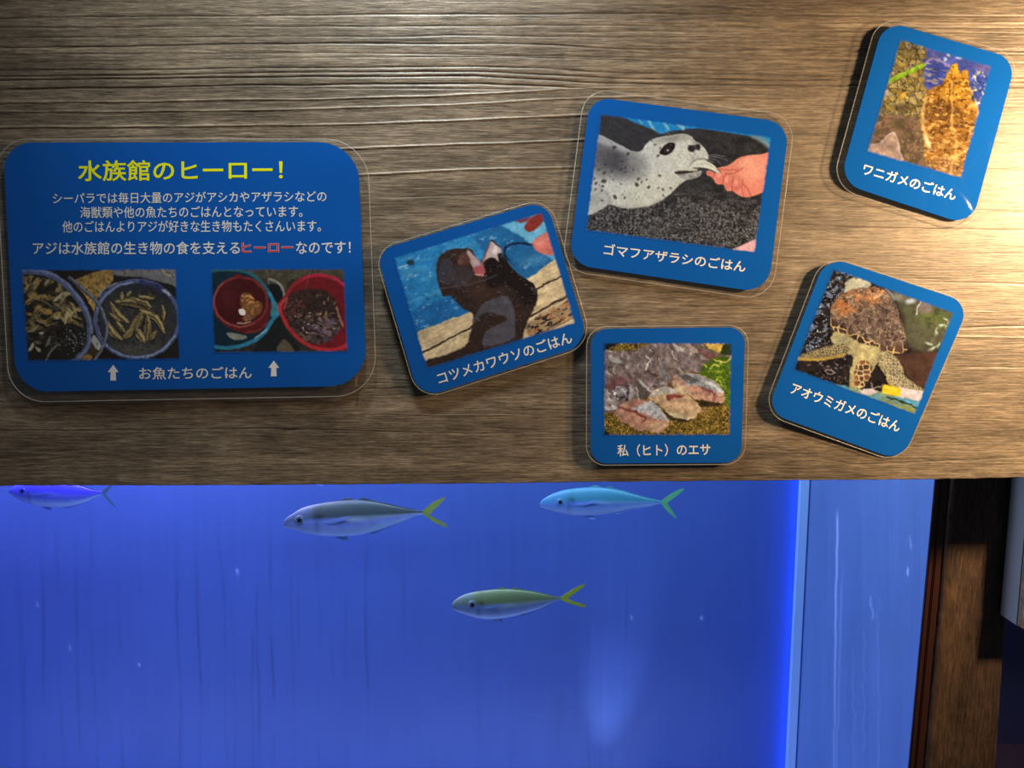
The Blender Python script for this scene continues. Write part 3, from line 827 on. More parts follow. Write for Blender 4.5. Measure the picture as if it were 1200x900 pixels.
def paint_green_turtle(p):
    R = p.rng
    p.blot(None, (18, 14, 16), 0, 50, 30, 3, 0, .8, 4)
    p.poly([(620, 150), (720, 170), (860, 210), (1020, 270), (960, 420), (890, 500), (760, 500), (700, 420), (690, 300)], (84, 82, 62), 24)
    p.ell(870, 300, 90, 60, 20, (92, 106, 48), 40, .8)
    p.blot(None, (64, 54, 48), .2, 30, 24, 9, 0, .5, 4)
    p.poly([(640, 530), (760, 520), (900, 520), (850, 660), (800, 760), (720, 680), (690, 600)], (78, 50, 40), 16)
    lw = p.poly([(150, 240), (250, 90), (300, 30), (350, 60), (350, 150), (260, 250), (260, 360), (300, 420), (200, 480), (100, 500)], (0, 0, 0), 16, draw=False)
    p.blot(lw, (110, 126, 160), .12, 22, 14, 12, -30, .85, 8)
    p.blot(lw, (196, 204, 220), .40, 14, 8, 14, -30, .9, 8)
    p.poly([(350, 130), (370, 90), (420, 75), (480, 85), (502, 130), (440, 140), (380, 180), (350, 175)], (196, 190, 164), 7)
    p.scatter(20, 300, 420, 40, 100, 4, 14, [(186, 196, 210), (100, 110, 130)])
    shell_pts = [(268, 300), (274, 240), (305, 195), (365, 160), (450, 138), (545, 135), (600, 165), (640, 215), (665, 280), (700, 370), (712, 440), (695, 492), (640, 518), (560, 500), (480, 470), (420, 445), (360, 400), (290, 375), (272, 340)]
    sh = p.poly(shell_pts, (112, 88, 78), 5)
    p.tex(sh, .3, 26, 16, 21, 50)
    p.cells(sh, 62, (196, 168, 130), 3.2, 3.3, .9, alpha=.55)
    p.blot(sh, (176, 158, 132), .3, 12, 9, 23, 30, .7, 7)
    p.blot(sh, (54, 38, 38), .22, 20, 14, 24, 30, .75, 6)
    top = sh * p.poly([(270, 250), (350, 160), (540, 135), (600, 190), (520, 230), (420, 260), (330, 320)], (0, 0, 0), 30, draw=False)
    p.blot(top, (190, 116, 62), -.1, 40, 14, 25, 150, .9, 4)
    p.blot(top, (216, 186, 150), .28, 36, 9, 26, 150, .8, 6)
    rimm = p.poly([(268, 310), (300, 330), (360, 370), (430, 410), (520, 450), (600, 480), (705, 470), (712, 500), (640, 525), (560, 508), (480, 478), (420, 452), (350, 408), (282, 385)], (0, 0, 0), 5, draw=False)
    p.cells(rimm, 46, (226, 190, 120), 5, 8.1, .6, [(76, 52, 50), (92, 66, 58), (60, 42, 44)])
    # neck, head, flippers
    nk = p.poly([(285, 395), (340, 398), (400, 440), (470, 470), (540, 478), (565, 510), (560, 560), (520, 610), (495, 660), (450, 715), (415, 738), (388, 728), (378, 690), (388, 600), (398, 545), (360, 515), (300, 480), (270, 440)], (186, 170, 120), 6)
    p.ell(480, 530, 60, 50, 0, (206, 188, 128), 20, .8, nk)
    p.ell(340, 450, 50, 36, 20, (150, 144, 112), 16, .7, nk)
    p.tex(nk, .16, 10, 10, 31)
    lf = p.poly([(70, 552), (110, 522), (180, 500), (260, 478), (330, 465), (380, 490), (345, 535), (270, 552), (190, 565), (110, 556)], (172, 150, 96), 5)
    p.cells(lf * np.clip((560 - p.Y - .0 * p.X) / 40, 0, 1), 17, (206, 186, 130), 4, 5.2, .8, [(70, 58, 58), (92, 78, 66)], .8)
    p.stroke([(80, 550), (150, 558), (250, 548), (340, 530)], 12, (214, 170, 66), 5, .85)
    rf = p.poly([(545, 520), (620, 520), (660, 560), (692, 610), (700, 650), (740, 680), (805, 730), (790, 745), (700, 735), (615, 705), (590, 650), (556, 595)], (176, 160, 116), 6)
    p.cells(rf, 18, (212, 196, 150), 4, 6.5, .8, [(120, 104, 84), (150, 134, 98), (96, 84, 74)], .8)
    p.stroke([(558, 600), (590, 660), (640, 710)], 12, (212, 172, 80), 6, .7, clip=rf)
    hd = p.poly([(412, 600), (440, 566), (485, 568), (505, 600), (500, 650), (470, 700), (435, 730), (412, 700), (408, 650)], (120, 78, 56), 4)
    p.cells(hd, 31, (226, 200, 140), 5.5, 12.7, .7, [(98, 62, 50), (126, 78, 58), (84, 54, 46), (150, 84, 52)])
    p.stroke([(384, 690), (392, 724), (420, 740)], 10, (196, 130, 60), 4, .8)
    # sparkles in the dark water
    dm = 1 - np.clip(sh + nk + lf + rf, 0, 1)
    p.scatter(90, 100, 380, 90, 700, 2, 8, [(190, 190, 205), (110, 116, 140), (150, 130, 130)], clip=dm, soft=2)
    p.scatter(30, 180, 350, 560, 690, 3, 12, [(150, 120, 125), (90, 66, 66)], clip=dm, soft=2)
    p.stroke([(235, 625), (262, 612), (292, 632), (262, 640), (238, 630)], 5, (206, 186, 190), 3, clip=dm)
    p.ell(820, 250, 50, 36, 15, (132, 112, 116), 12, .8, dm)
    p.stroke([(770, 290), (775, 250), (800, 215)], 7, (220, 214, 226), 3, .9)
    p.ell(735, 215, 30, 14, -15, (186, 196, 214), 8, .9, dm)
    p.ell(670, 190, 40, 20, 10, (146, 142, 134), 14, .8, dm)
    p.stroke([(590, 140), (620, 170), (640, 200)], 10, (150, 160, 186), 6, .8)
    for (x, y, r, a) in ((885, 395, 26, 100), (920, 355, 20, 0), (940, 318, 14, 20), (845, 468, 20, 20), (870, 490, 24, -30), (950, 350, 18, 120), (905, 470, 20, 110)):
        p.ell(x, y, r, 7, a, (196, 214, 190), 4, .9, dm)
    p.blot(dm * p.poly([(860, 330), (960, 330), (930, 460), (850, 500)], (0, 0, 0), 10, draw=False), (110, 100, 70), 0, 14, 14, 44, alpha=.6)
    # feeding stick and pool edge
    bt = p.poly([(290, 700), (430, 730), (580, 745), (700, 780), (830, 800), (780, 900), (600, 850), (420, 790)], (96, 150, 170), 6)
    p.blot(bt, (150, 158, 92), -.1, 80, 16, 51, 18, .8, 4)
    p.poly([(560, 800), (680, 830), (770, 850), (760, 900), (600, 850)], (156, 152, 66), 8, .9)
    p.poly([(620, 775), (780, 805), (775, 835), (700, 815)], (84, 160, 196), 6, .9)
    p.stroke([(600, 780), (690, 805), (770, 838)], 10, (36, 40, 36), 4)
    p.poly([(435, 735), (500, 722), (545, 745), (500, 765), (455, 755)], (216, 196, 196), 5)
    p.stroke([(505, 690), (515, 720), (550, 715), (575, 705)], 7, (150, 140, 130), 3)
    p.poly([(668, 722), (760, 735), (815, 748), (800, 800), (720, 785), (664, 775)], (226, 208, 210), 4)
    p.poly([(574, 712), (600, 708), (668, 722), (675, 750), (664, 776), (600, 762), (570, 745)], (244, 196, 22), 4)
    p.stroke([(590, 722), (655, 734)], 8, (252, 222, 90), 4, .8)


def paint_snapping_turtle(p):
    R = p.rng
    p.tex(None, .22, 60, 60, 2)
    p.blot(None, (116, 110, 180), .1, 60, 40, 5, 0, .6, 3)
    grav = p.poly([(220, 10), (300, 30), (400, 70), (410, 180), (400, 300), (420, 340), (400, 460), (380, 520), (130, 520), (120, 420), (160, 300), (190, 180)], (142, 124, 60), 14)
    p.cells(grav, 40, (84, 70, 34), 5, 4.2, .9, [(168, 148, 82), (142, 122, 56), (186, 164, 96), (120, 104, 56), (156, 130, 52)], .9)
    p.blot(grav, (96, 100, 160), .3, 26, 14, 11, 20, .75, 6)
    p.blot(grav, (204, 184, 120), .3, 20, 10, 13, 20, .6, 6)
    p.blot(grav, (60, 48, 26), .32, 22, 12, 14, 20, .7, 6)
    for (x, y, l, a, cl) in ((265, 370, 36, -40, (222, 172, 58)), (180, 350, 28, 20, (206, 190, 150)), (340, 400, 30, 60, (190, 168, 96)), (290, 110, 44, 5, (150, 132, 80)), (265, 175, 40, 15, (176, 148, 70)), (335, 240, 30, 30, (186, 160, 90)), (200, 440, 30, 30, (176, 148, 60))):
        a = math.radians(a)
        p.lens(x - l * math.cos(a), y - l * math.sin(a), x + l * math.cos(a), y + l * math.sin(a), 30, cl, .1, 5, .9)
    sil = p.poly([(400, 160), (460, 140), (520, 165), (556, 200), (540, 270), (490, 310), (430, 310), (405, 240)], (58, 72, 160), 8)
    p.blot(sil, (150, 140, 140), .1, 50, 12, 15, 10, .9, 7)
    p.stroke([(405, 180), (450, 150), (500, 160), (550, 190)], 14, (190, 160, 190), 7, .8)
    lo = p.poly([(110, 500), (200, 480), (300, 500), (400, 520), (420, 640), (430, 800), (300, 790), (40, 730), (50, 660)], (134, 106, 78), 14)
    p.blot(lo, (94, 82, 52), 0, 50, 26, 17, -20, .8, 4)
    p.blot(lo, (104, 70, 72), .2, 30, 30, 18, 0, .7, 4)
    p.blot(lo, (186, 156, 120), .35, 16, 12, 19, 0, .6, 7)
    p.ell(270, 445, 50, 22, 0, (84, 66, 46), 12, .8)
    gl = p.poly([(35, 680), (110, 665), (165, 630), (205, 598), (232, 612), (250, 680), (272, 790), (160, 770), (40, 730)], (186, 156, 136), 7)
    p.tex(gl, .15, 50, 14, 20, 30)
    p.stroke([(70, 668), (130, 655), (175, 618), (205, 598), (232, 612), (252, 690), (268, 770)], 9, (226, 198, 196), 5, .9)
    pts = [(556, 215), (568, 188), (588, 180), (608, 190), (618, 240), (648, 215), (665, 240), (678, 320), (705, 370), (728, 430), (732, 500), (708, 570), (690, 640), (665, 700), (640, 780), (618, 900), (520, 860), (430, 800), (405, 720), (402, 620), (382, 560), (384, 480), (400, 400), (415, 345), (460, 320), (505, 305), (530, 262)]
    sh = p.poly(pts, (170, 112, 40), 6)
    p.ell(600, 320, 110, 130, 0, (226, 160, 36), 60, .95, sh)
    p.ell(650, 440, 70, 90, 10, (204, 140, 44), 40, .7, sh)
    p.ell(490, 450, 80, 46, 0, (96, 60, 22), 30, .9, sh)
    p.ell(610, 480, 60, 30, 0, (110, 66, 24), 22, .7, sh)
    p.ell(560, 830, 120, 90, 10, (160, 112, 74), 40, .8, sh)
    p.blot(sh, (234, 190, 96), .12, 24, 12, 27, 10, .75, 6)
    p.blot(sh, (94, 52, 14), .15, 22, 14, 28, -10, .75, 6)
    p.blot(sh * np.clip((p.Y - 480) / 80, 0, 1), (222, 172, 100), .18, 40, 9, 29, 8, .7, 7)
    p.cells(sh * np.clip((400 - p.Y) / 60, 0, 1), 52, (150, 84, 16), 5, 9.4, .8, None, .7)
    p.stroke([(572, 290), (568, 370), (572, 470), (570, 560), (592, 640), (596, 700), (570, 790), (560, 850)], 13, (224, 178, 96), 6, .85)
    p.stroke([(555, 300), (552, 400), (556, 480)], 6, (120, 66, 14), 4, .7)
    p.stroke([(405, 400), (392, 480), (396, 560), (412, 620), (432, 690)], 16, (228, 190, 120), 7, .8)
    p.stroke([(680, 320), (720, 420), (728, 500), (700, 600)], 7, (240, 214, 160), 4, .8)
    p.ell(425, 650, 14, 40, -20, (240, 222, 170), 7, .9)
    p.stroke([(520, 745), (600, 735), (660, 690)], 14, (238, 208, 130), 6, .7)
    p.ell(588, 215, 22, 28, 0, (240, 186, 50), 6, .9)
    p.ell(580, 200, 4, 4, 0, (110, 66, 14), 2, .9)
    p.scatter(30, 440, 530, 420, 470, 3, 6, [(214, 170, 100), (180, 130, 60)])
    bl = p.poly([(690, 260), (740, 220), (790, 250), (790, 380), (740, 460), (705, 350)], (50, 80, 170), 8, .6)
    p.scatter(50, 690, 780, 230, 430, 4, 16, [(226, 206, 120), (206, 210, 210), (60, 96, 190), (40, 50, 110)], soft=3)
    for q in ((545, 125, 14), (615, 140, 16), (530, 150, 8), (600, 135, 8)):
        p.ell(q[0], q[1], q[2], 8, 20, (196, 220, 226), 4, .9)
    p.ell(760, 200, 40, 20, 30, (120, 100, 160), 12, .7)
    p.stroke([(176, 282), (240, 262), (320, 225), (405, 180)], 24, (140, 188, 30), 4, taper=False)
    p.stroke([(200, 268), (300, 228), (395, 182)], 7, (186, 216, 70), 4, .8)


# ------------------------------------------------------------------ setting: wooden fascia board
def edge_y(x):
    return np.interp(x, [-400, 0, 300, 600, 700, 900, 1100, 1200, 1500], [571, 569, 568.3, 566, 564.6, 563, 561.5, 559.3, 556])


GR = [  # (points of a grain line in photograph pixels, amplitude mm, half width px); negative = groove
    ([(-300, 24), (380, 18), (780, 16), (1300, 20)], -.50, 1.0), ([(-300, 33), (380, 31), (700, 30), (1300, 34)], -.38, .9),
    ([(-300, 46), (380, 43), (560, 42), (900, 45)], -.34, .9), ([(-300, 60), (380, 51), (560, 51), (640, 53), (760, 58), (1300, 60)], -.55, 1.0),
    ([(-300, 66), (380, 62), (640, 66), (1300, 75)], -.34, .9), ([(0, 74), (380, 67), (600, 66), (800, 74)], -.25, .8),
    ([(-200, 84), (380, 80), (560, 78), (640, 80), (720, 86), (1300, 92)], -.50, 1.0), ([(-200, 92), (380, 85), (560, 84), (650, 88), (740, 92), (1300, 96)], -.55, 1.0),
    ([(-200, 97), (380, 90), (560, 89), (640, 93), (700, 98), (1300, 102)], -.65, 1.1), ([(-100, 106), (380, 99), (560, 98), (640, 101), (700, 104)], -.65, 1.1),
    ([(0, 104), (380, 104), (600, 104)], -.3, .8),
    ([(-300, 122), (0, 120), (380, 116), (520, 112), (660, 104), (760, 103)], .55, 1.0), ([(-300, 132), (150, 131), (380, 127.5), (520, 123), (700, 114), (900, 112)], .55, 1.0),
    ([(-300, 152), (0, 149), (380, 146.5), (520, 142), (700, 134)], .60, 1.1), ([(180, 178), (400, 175), (540, 169), (700, 163), (800, 160)], .60, 1.1),
    ([(400, 206), (430, 204), (550, 199), (680, 195)], .60, 1.1), ([(0, 164), (200, 160), (380, 162)], -.25, .8), ([(450, 232), (560, 228), (670, 226)], -.3, .9),
    ([(700, 25), (950, 28), (1300, 26)], .3, .8), ([(640, 38), (950, 36), (1300, 40)], -.3, .8), ([(900, 62), (1010, 60), (1300, 66)], -.3, .8),
    ([(850, 118), (1000, 124), (1300, 126)], -.3, .8), ([(920, 262), (1000, 266), (1300, 272)], -.3, .9), ([(930, 240), (1300, 250)], -.25, .9),
    ([(1100, 200), (1300, 196)], .3, .9), ([(890, 385), (930, 390), (1300, 398)], .3, .9), ([(1120, 430), (1300, 432)], -.3, .9),
    ([(1110, 385), (1300, 380)], -.35, .9), ([(870, 425), (905, 428)], .3, .8), ([(1090, 330), (1300, 336)], -.3, .9),
    ([(-100, 505), (300, 503), (560, 508), (900, 506)], -.25, .9), ([(400, 485), (700, 488)], .25, .8), ([(880, 520), (1000, 545), (1200, 535)], -.3, 1.0)]


def build_board():
    xs = np.concatenate([np.linspace(-1.3, -0.62, 16)[:-1], np.arange(-0.62, 0.62, 0.0045), np.linspace(0.62, 1.3, 16)])
    zb = -0.156
    zs = np.concatenate([np.linspace(0.75, 0.27, 12)[:-1], np.arange(0.27, zb, -0.00048)])
    n_r = len(zs)
    X, Z = np.meshgrid(xs, zs)
    # bottom edge follows the sawn, slightly uneven edge
    px_b = 600 + F * X[0] / (D * cp + .156 * sp)
    e = at(px_b, edge_y(px_b), 0.0)[:, 2]
    rs = np.random.RandomState(3)
    e = e + 0.00035 * fbm(xs * 260, xs * 0, 5) + 0.00015 * rs.randn(len(xs))
    k = np.clip((0.27 - Z) / (0.27 - zb), 0, 1) ** 3
    Z = Z + k * (e[None, :] - zs[-1])
    PX, PY = to_px(X, 0 * X, Z)
    H = np.zeros_like(X)
    Cc = np.ones(X.shape)
    for pts, amp, wd in GR:
        p = np.array(pts)
        yl = np.interp(PX, p[:, 0], p[:, 1]) + 1.2 * fbm(PX / 90, PX * 0, int(abs(amp) * 100 + p[0, 1]))
        on = np.clip((PX - p[0, 0]) / 40 + .5, 0, 1) * np.clip((p[-1, 0] - PX) / 40 + .5, 0, 1)
        g = np.exp(-((PY - yl) / wd) ** 2) * on
        H += amp * 0.001 * g
        Cc *= 1 + (0.35 if amp > 0 else -0.45) * g * abs(amp) * 1.6
    # finer rippled relief along the grain
    warp = 5 * fbm(PX / 260, PY / 90, 11)
    H += 0.00006 * fbm(PX / 60, (PY + warp) / 2.4, 12, 3)
    H += 0.00008 * fbm(PX / 240, (PY + warp) / 9, 14, 2)
    fine = fbm(PX / 60, (PY + warp) / 3.0, 21, 3)
    Cc *= 1 + 0.16 * fine + 0.12 * fbm(PX / 260, (PY + warp) / 14, 22, 3)
    dark = np.clip(fbm(PX / 34, PY / 1.7, 31, 2) - 0.35, 0, 1)
    H -= 0.0004 * dark
    Cc *= 1 - 0.7 * dark
    # a darker knotty smudge under the big sign, and a few small knots
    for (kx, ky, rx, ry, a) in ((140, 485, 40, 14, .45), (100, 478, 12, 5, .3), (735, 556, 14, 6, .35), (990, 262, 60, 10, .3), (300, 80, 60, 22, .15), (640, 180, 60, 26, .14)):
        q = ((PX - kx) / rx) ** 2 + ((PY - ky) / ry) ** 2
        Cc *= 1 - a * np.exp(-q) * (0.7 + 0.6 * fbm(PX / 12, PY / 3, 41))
    for (kx, ky) in ((144, 563), (731, 557), (49, 537)):
        q = np.exp(-(((PX - kx) / 5) ** 2 + ((PY - ky) / 3) ** 2))
        H += 0.0008 * q
        Cc *= 1 + 0.5 * q
    P = np.stack([X, -H, Z], -1)
    # wrap round the bottom and behind
    back = P[-1].copy(); r1 = back.copy(); r1[:, 1] = 0.0012; r1[:, 2] -= 0.0004
    r2 = back.copy(); r2[:, 1] = 0.03
    r3 = P[0].copy(); r3[:, 1] = 0.03
    P = np.concatenate([P, r1[None], r2[None], r3[None]], 0)
    Cc = np.concatenate([Cc, np.full((3, Cc.shape[1]), .8)], 0)
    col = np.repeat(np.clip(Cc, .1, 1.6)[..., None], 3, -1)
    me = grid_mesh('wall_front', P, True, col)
    o = link('wall_front', me, M_wood, kind='structure')
    o['label'] = 'weathered grey-brown wooden board above the tank window'
    return o


build_board()

# ------------------------------------------------------------------ setting: the tank
Yg = 0.10                      # front of the acrylic window
Yb = 0.42                      # back wall of the tank
ztop, zbot = 0.28, -0.86


def world_wall(name, x0, x1, y0, y1, nx, nz, paint_fn, label, flip=False):
    u = np.linspace(0, 1, nx); z = np.linspace(ztop, zbot, nz)
    U, Z = np.meshgrid(u, z)
    X = x0 + (x1 - x0) * U; Y = y0 + (y1 - y0) * U
    PX, PY = to_px(X, Y, Z)
    p = Painter(PX.ravel(), PY.ravel(), (0, 0, 0))
    lin = paint_fn(p)
    me = grid_mesh(name, np.stack([X, Y, Z], -1), True, lin, flip)
    o = link(name, me, M_tank, kind='structure')
    o['label'] = label
    return o


def paint_back(p):
    base = np.array([0.062, 0.120, 0.40])
    k = np.ones(p.X.size)
    R = random.Random(5)
    streaks = [(162, .16, 1.6), (205, .22, 1.6), (229, .20, 1.5), (137, .14, 1.6), (85, .12, 2), (45, .14, 2), (293, .20, 1.5), (317, .22, 1.5), (300, .15, 1.5), (348, .12, 1.5), (388, .12, 1.6),
               (428, .20, 1.4), (472, .16, 1.5), (258, .16, 1.5), (270, .14, 1.4), (371, .12, 1.6), (65, .14, 1.6), (105, .12, 1.5), (340, .10, 1.5), (405, .10, 1.5), (20, .1, 3), (690, .12, 1.6), (705, .10, 1.4), (655, .07, 3), (735, .1, 1.5), (560, .06, 2), (600, .06, 2)]
    for i, (x, a, wd) in enumerate(streaks):
        # straight vertical drip lines with a small wander, so they follow the wall's own vertical
        xx = x + 3.0 * fbm(p.Y / 90.0, p.Y * 0, 100 + i, 2) - (x - 600) * (p.Y - 570) * 5e-5
        fade = np.clip((p.Y - 575 - R.uniform(0, 60)) / 80, 0.15, 1) * np.clip(.55 + fbm(p.Y / 60., p.Y * 0, 300 + i, 2), 0, 1)
        k *= 1 - 1.5 * a * fade * np.exp(-((p.X - xx) / wd) ** 2)
    k *= 1 + .05 * fbm(p.X / 5, p.Y / 90, 7, 3) + .05 * fbm(p.X / 60, p.Y / 60, 9, 2)
    c = base[None] * k[:, None]
    for (x, y, r) in ((822, 724, 1.6), (82, 759, 1.2), (44, 708, 1.2), (278, 670, 1.6), (740, 723, 1.2), (163, 779, 1)):
        g = np.exp(-(((p.X - x) / r) ** 2 + ((p.Y - y) / (r * 1.4)) ** 2))[:, None]
        c = c * (1 - g) + np.array([.4, .5, .8]) * g
    return c


def paint_side(p):
    base = np.array([0.12, 0.215, 0.42])
    k = 1 + .10 * fbm(p.X / 4, p.Y / 160, 17, 3) + .06 * fbm(p.X / 40, p.Y / 50, 19, 3)
    c = base[None] * k[:, None]
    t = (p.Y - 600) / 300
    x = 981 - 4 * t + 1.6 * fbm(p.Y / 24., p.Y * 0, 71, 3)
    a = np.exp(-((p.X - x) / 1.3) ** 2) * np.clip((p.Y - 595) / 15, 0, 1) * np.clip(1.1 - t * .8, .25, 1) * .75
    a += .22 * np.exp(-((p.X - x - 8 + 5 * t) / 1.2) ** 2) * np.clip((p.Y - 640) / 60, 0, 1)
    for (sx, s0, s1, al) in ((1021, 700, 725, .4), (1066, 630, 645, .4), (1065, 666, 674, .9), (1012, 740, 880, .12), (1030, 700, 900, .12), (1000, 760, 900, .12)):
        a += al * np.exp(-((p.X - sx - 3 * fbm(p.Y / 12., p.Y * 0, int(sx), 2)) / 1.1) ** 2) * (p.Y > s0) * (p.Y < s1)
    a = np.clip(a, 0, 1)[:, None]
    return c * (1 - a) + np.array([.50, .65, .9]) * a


x_side_f = float(at(1101, 640, Yg + .0125)[0])
x_side_b = float(at(938, 640, Yb)[0])
world_wall('wall_back', -1.15, x_side_b + 0.002, Yb, Yb, 760, 240, paint_back, 'blue painted back wall of the fish tank with dark drip streaks')
world_wall('wall_right', x_side_b, x_side_f, Yb, Yg + .0125, 200, 260, paint_side, 'pale blue scratched side wall of the fish tank')
# corner strip between back and side wall, and the glow lamp hidden in it
cs = float(at(933, 640, Yb - 0.02)[0]); ce = float(at(944, 640, Yb - 0.02)[0])
M_strip = plain('corner_strip', (0.40, 0.62, 0.95, 1), 0.4)
o = link('trim_1', box_mesh('trim_1', cs, ce, Yb - 0.024, Yb - 0.018, zbot, ztop, .001), M_strip, kind='structure')
o['label'] = 'narrow light blue strip down the tank corner'
lamp('corner_strip_lamp', 'AREA', (x_side_b - 0.004, Yb - 0.009, -0.36), (0, Yb - 0.004, -0.36), 0.26, (0.03, 0.16, 1.0),
     shape='RECTANGLE', size=0.014, size_y=1.0)
for nm, me, mt, lb in (
        ('wall_left', box_mesh('wall_left', -1.17, -1.15, Yg, Yb, zbot, ztop), M_floor, 'blue left end wall of the fish tank'),
        ('floor', box_mesh('floor', -1.15, x_side_f, Yg, Yb, zbot - .02, zbot), M_floor, 'blue floor of the fish tank'),
        ('ceiling', box_mesh('ceiling', -1.3, 1.3, 0.031, Yb + .03, ztop, ztop + .02), M_black, 'dark cover over the fish tank'),
        ('trim_2', box_mesh('trim_2', -1.3, 1.3, 0.06, 0.099, -0.10, ztop), M_black, 'dark upper frame behind the wooden board')):
    o = link(nm, me, mt, kind='structure'); o['label'] = lb
o = link('window_1', box_mesh('window_1', -1.15, x_side_f + .012, Yg - 0.0, Yg + 0.012, zbot, ztop - 0.002), M_pane, kind='structure')
o['label'] = 'clear acrylic window of the fish tank'
o = link('water', box_mesh('water', -1.148, x_side_b - .012, Yg + 0.013, Yb - 0.026, zbot + .001, 0.02), M_water, kind='stuff')
o['label'] = 'clear blue water filling the tank behind the acrylic window'
o['category'] = 'water'


# ------------------------------------------------------------------ right side: frame strip, post, block, second tank
def prism(name, a, b, y0, y1, m, parent=None, kind=None, bevel=0.0):
    """upright bar: a,b = (px top, px bottom) of its left / right front edge at the photo rows 560 and 900"""
    pts = []
    for (pt, pb) in (a, b):
        T = at(pt, 560, y0); B = at(pb, 900, y0)
        d = (B - T) / (T[2] - B[2])
        pts.append((T + d * (T[2] - 0.24), T + d * (T[2] + 0.86)))
    (lt, lb_), (rt, rb) = pts
    v = [lt, rt, rb, lb_]
    v += [q + np.array([0, y1 - y0, 0]) for q in v]
    f = [(0, 3, 2, 1), (4, 5, 6, 7), (0, 1, 5, 4), (1, 2, 6, 5), (2, 3, 7, 6), (3, 0, 4, 7)]
    me = mesh(name, v, f)
    if bevel:
        bm = bmesh.new(); bm.from_mesh(me)
        bmesh.ops.bevel(bm, geom=bm.edges[:], offset=bevel, segments=2, affect='EDGES')
        bm.to_mesh(me); bm.free()
    return link(name, me, m, parent, kind)


o = prism('trim_3', (1097.5, 1066), (1106, 1074), 0.0955, 0.0995, M_trim, kind='structure', bevel=.0008)
o['label'] = 'red-brown window frame strip beside the rough wooden post'
o = prism('trim_4', (1105, 1073), (1117, 1086), 0.0935, 0.099, M_trim, kind='structure', bevel=.001)
o['label'] = 'recessed red-brown strip touching the rough wooden post'


def post():
    t = thing('wooden_post', 'rough dark brown wooden post standing right of the blue tank', 'post', (float(at(1140, 700, .09)[0]), .09, -.86))
    rows, cols = 360, 26
    z = np.linspace(.24, -.86, rows); u = np.linspace(0, 1, cols)
    T0, B0 = at(1116, 560, .09), at(1085, 900, .09)
    T1, B1 = at(1193, 560, .09), at(1170, 900, .09)
    U, Z = np.meshgrid(u, z)
    k = (Z - T0[2]) / (B0[2] - T0[2])
    XL = T0[0] + (B0[0] - T0[0]) * k; XR = T1[0] + (B1[0] - T1[0]) * k
    X = XL + (XR - XL) * U
    H = .0006 * fbm(X * 500, Z * 22, 3) + .0010 * fbm(X * 90, Z * 60, 5) - .005 * np.clip((U - .93) / .07, 0, 1) ** 2 - .002 * np.clip((.05 - U) / .05, 0, 1)
    P = np.stack([X, .09 - H, Z], -1)
    L = P[:, :1].copy(); L[..., 1] = .0992; Rr = P[:, -1:].copy(); Rr[..., 1] = .118
    P = np.concatenate([L, P, Rr], 1)
    P -= np.array(t.location)
    link('shaft', grid_mesh('shaft', P, True), M_post, t)
    return t


post()
tb = thing('wall_block', 'grey-sided block with a wood-faced front at the right edge, below the board', 'block', (float(at(1200, 660, .07)[0]) + .02, .07, -.2))
zl = float(at(1185, 727, .075)[2])
xb = float(at(1184, 700, .085)[0]); 
bl = np.array(tb.location)


def off(me, v):
    for q in me.vertices:
        q.co -= Vector(v)
    return me


x_f = float(at(1195.5, 690, .062)[0])
z_f = float(at(1195, 734, .062)[2])
link('side_body', off(box_mesh('side_body', x_f, x_f + .09, .062, .0875, z_f, -.03, .0012), bl), M_grey, tb)
link('wood_facing', off(box_mesh('wood_facing', x_f + .0005, x_f + .0905, .0545, .062, z_f + .0006, -.03, .0008), bl), M_block_wood, tb)
# second tank beyond the post
x2 = float(at(1174, 730, .12)[0])
o = link('window_2', box_mesh('window_2', x2 - .02, 1.3, .12, .13, zbot, ztop), M_pane, kind='structure')
o['label'] = 'clear window of the neighbouring dark tank at the lower right'
M_navy = plain('navy_wall', (0.012, 0.018, 0.12, 1), .6)
o = link('wall_far', box_mesh('wall_far', x2 - .02, 1.3, .34, .35, zbot, ztop), M_navy, kind='structure')
o['label'] = 'dark navy back wall of the neighbouring tank'
M_purple = plain('purple_gravel', (0.05, 0.018, 0.07, 1), .8)
nz_ = M_purple.node_tree
_tx = nz_.nodes.new('ShaderNodeTexNoise'); _tx.inputs['Scale'].default_value = 400
_bp = nz_.nodes.new('ShaderNodeBump'); _bp.inputs['Distance'].default_value = .004
nz_.links.new(_tx.outputs['Fac'], _bp.inputs['Height']); nz_.links.new(_bp.outputs['Normal'], nz_.nodes['Principled BSDF'].inputs['Normal'])
zg = float(at(1190, 872, .34)[2])
o = link('floor_far', box_mesh('floor_far', x2 - .02, 1.3, .13, .34, zg - .04, zg), M_purple, kind='structure')
o['label'] = 'purplish bed of the neighbouring tank'
o = link('wall_divider', box_mesh('wall_divider', x2 - .03, x2 - .02, .10, .36, zbot, ztop), M_black, kind='structure')
o['label'] = 'black partition between the two tanks'
lamp('second_tank_lamp', 'AREA', (x2 + .25, .24, .2), (x2 + .25, .26, -1), 1.0, (0.35, 0.4, 1.0), shape='RECTANGLE', size=.4, size_y=.1)


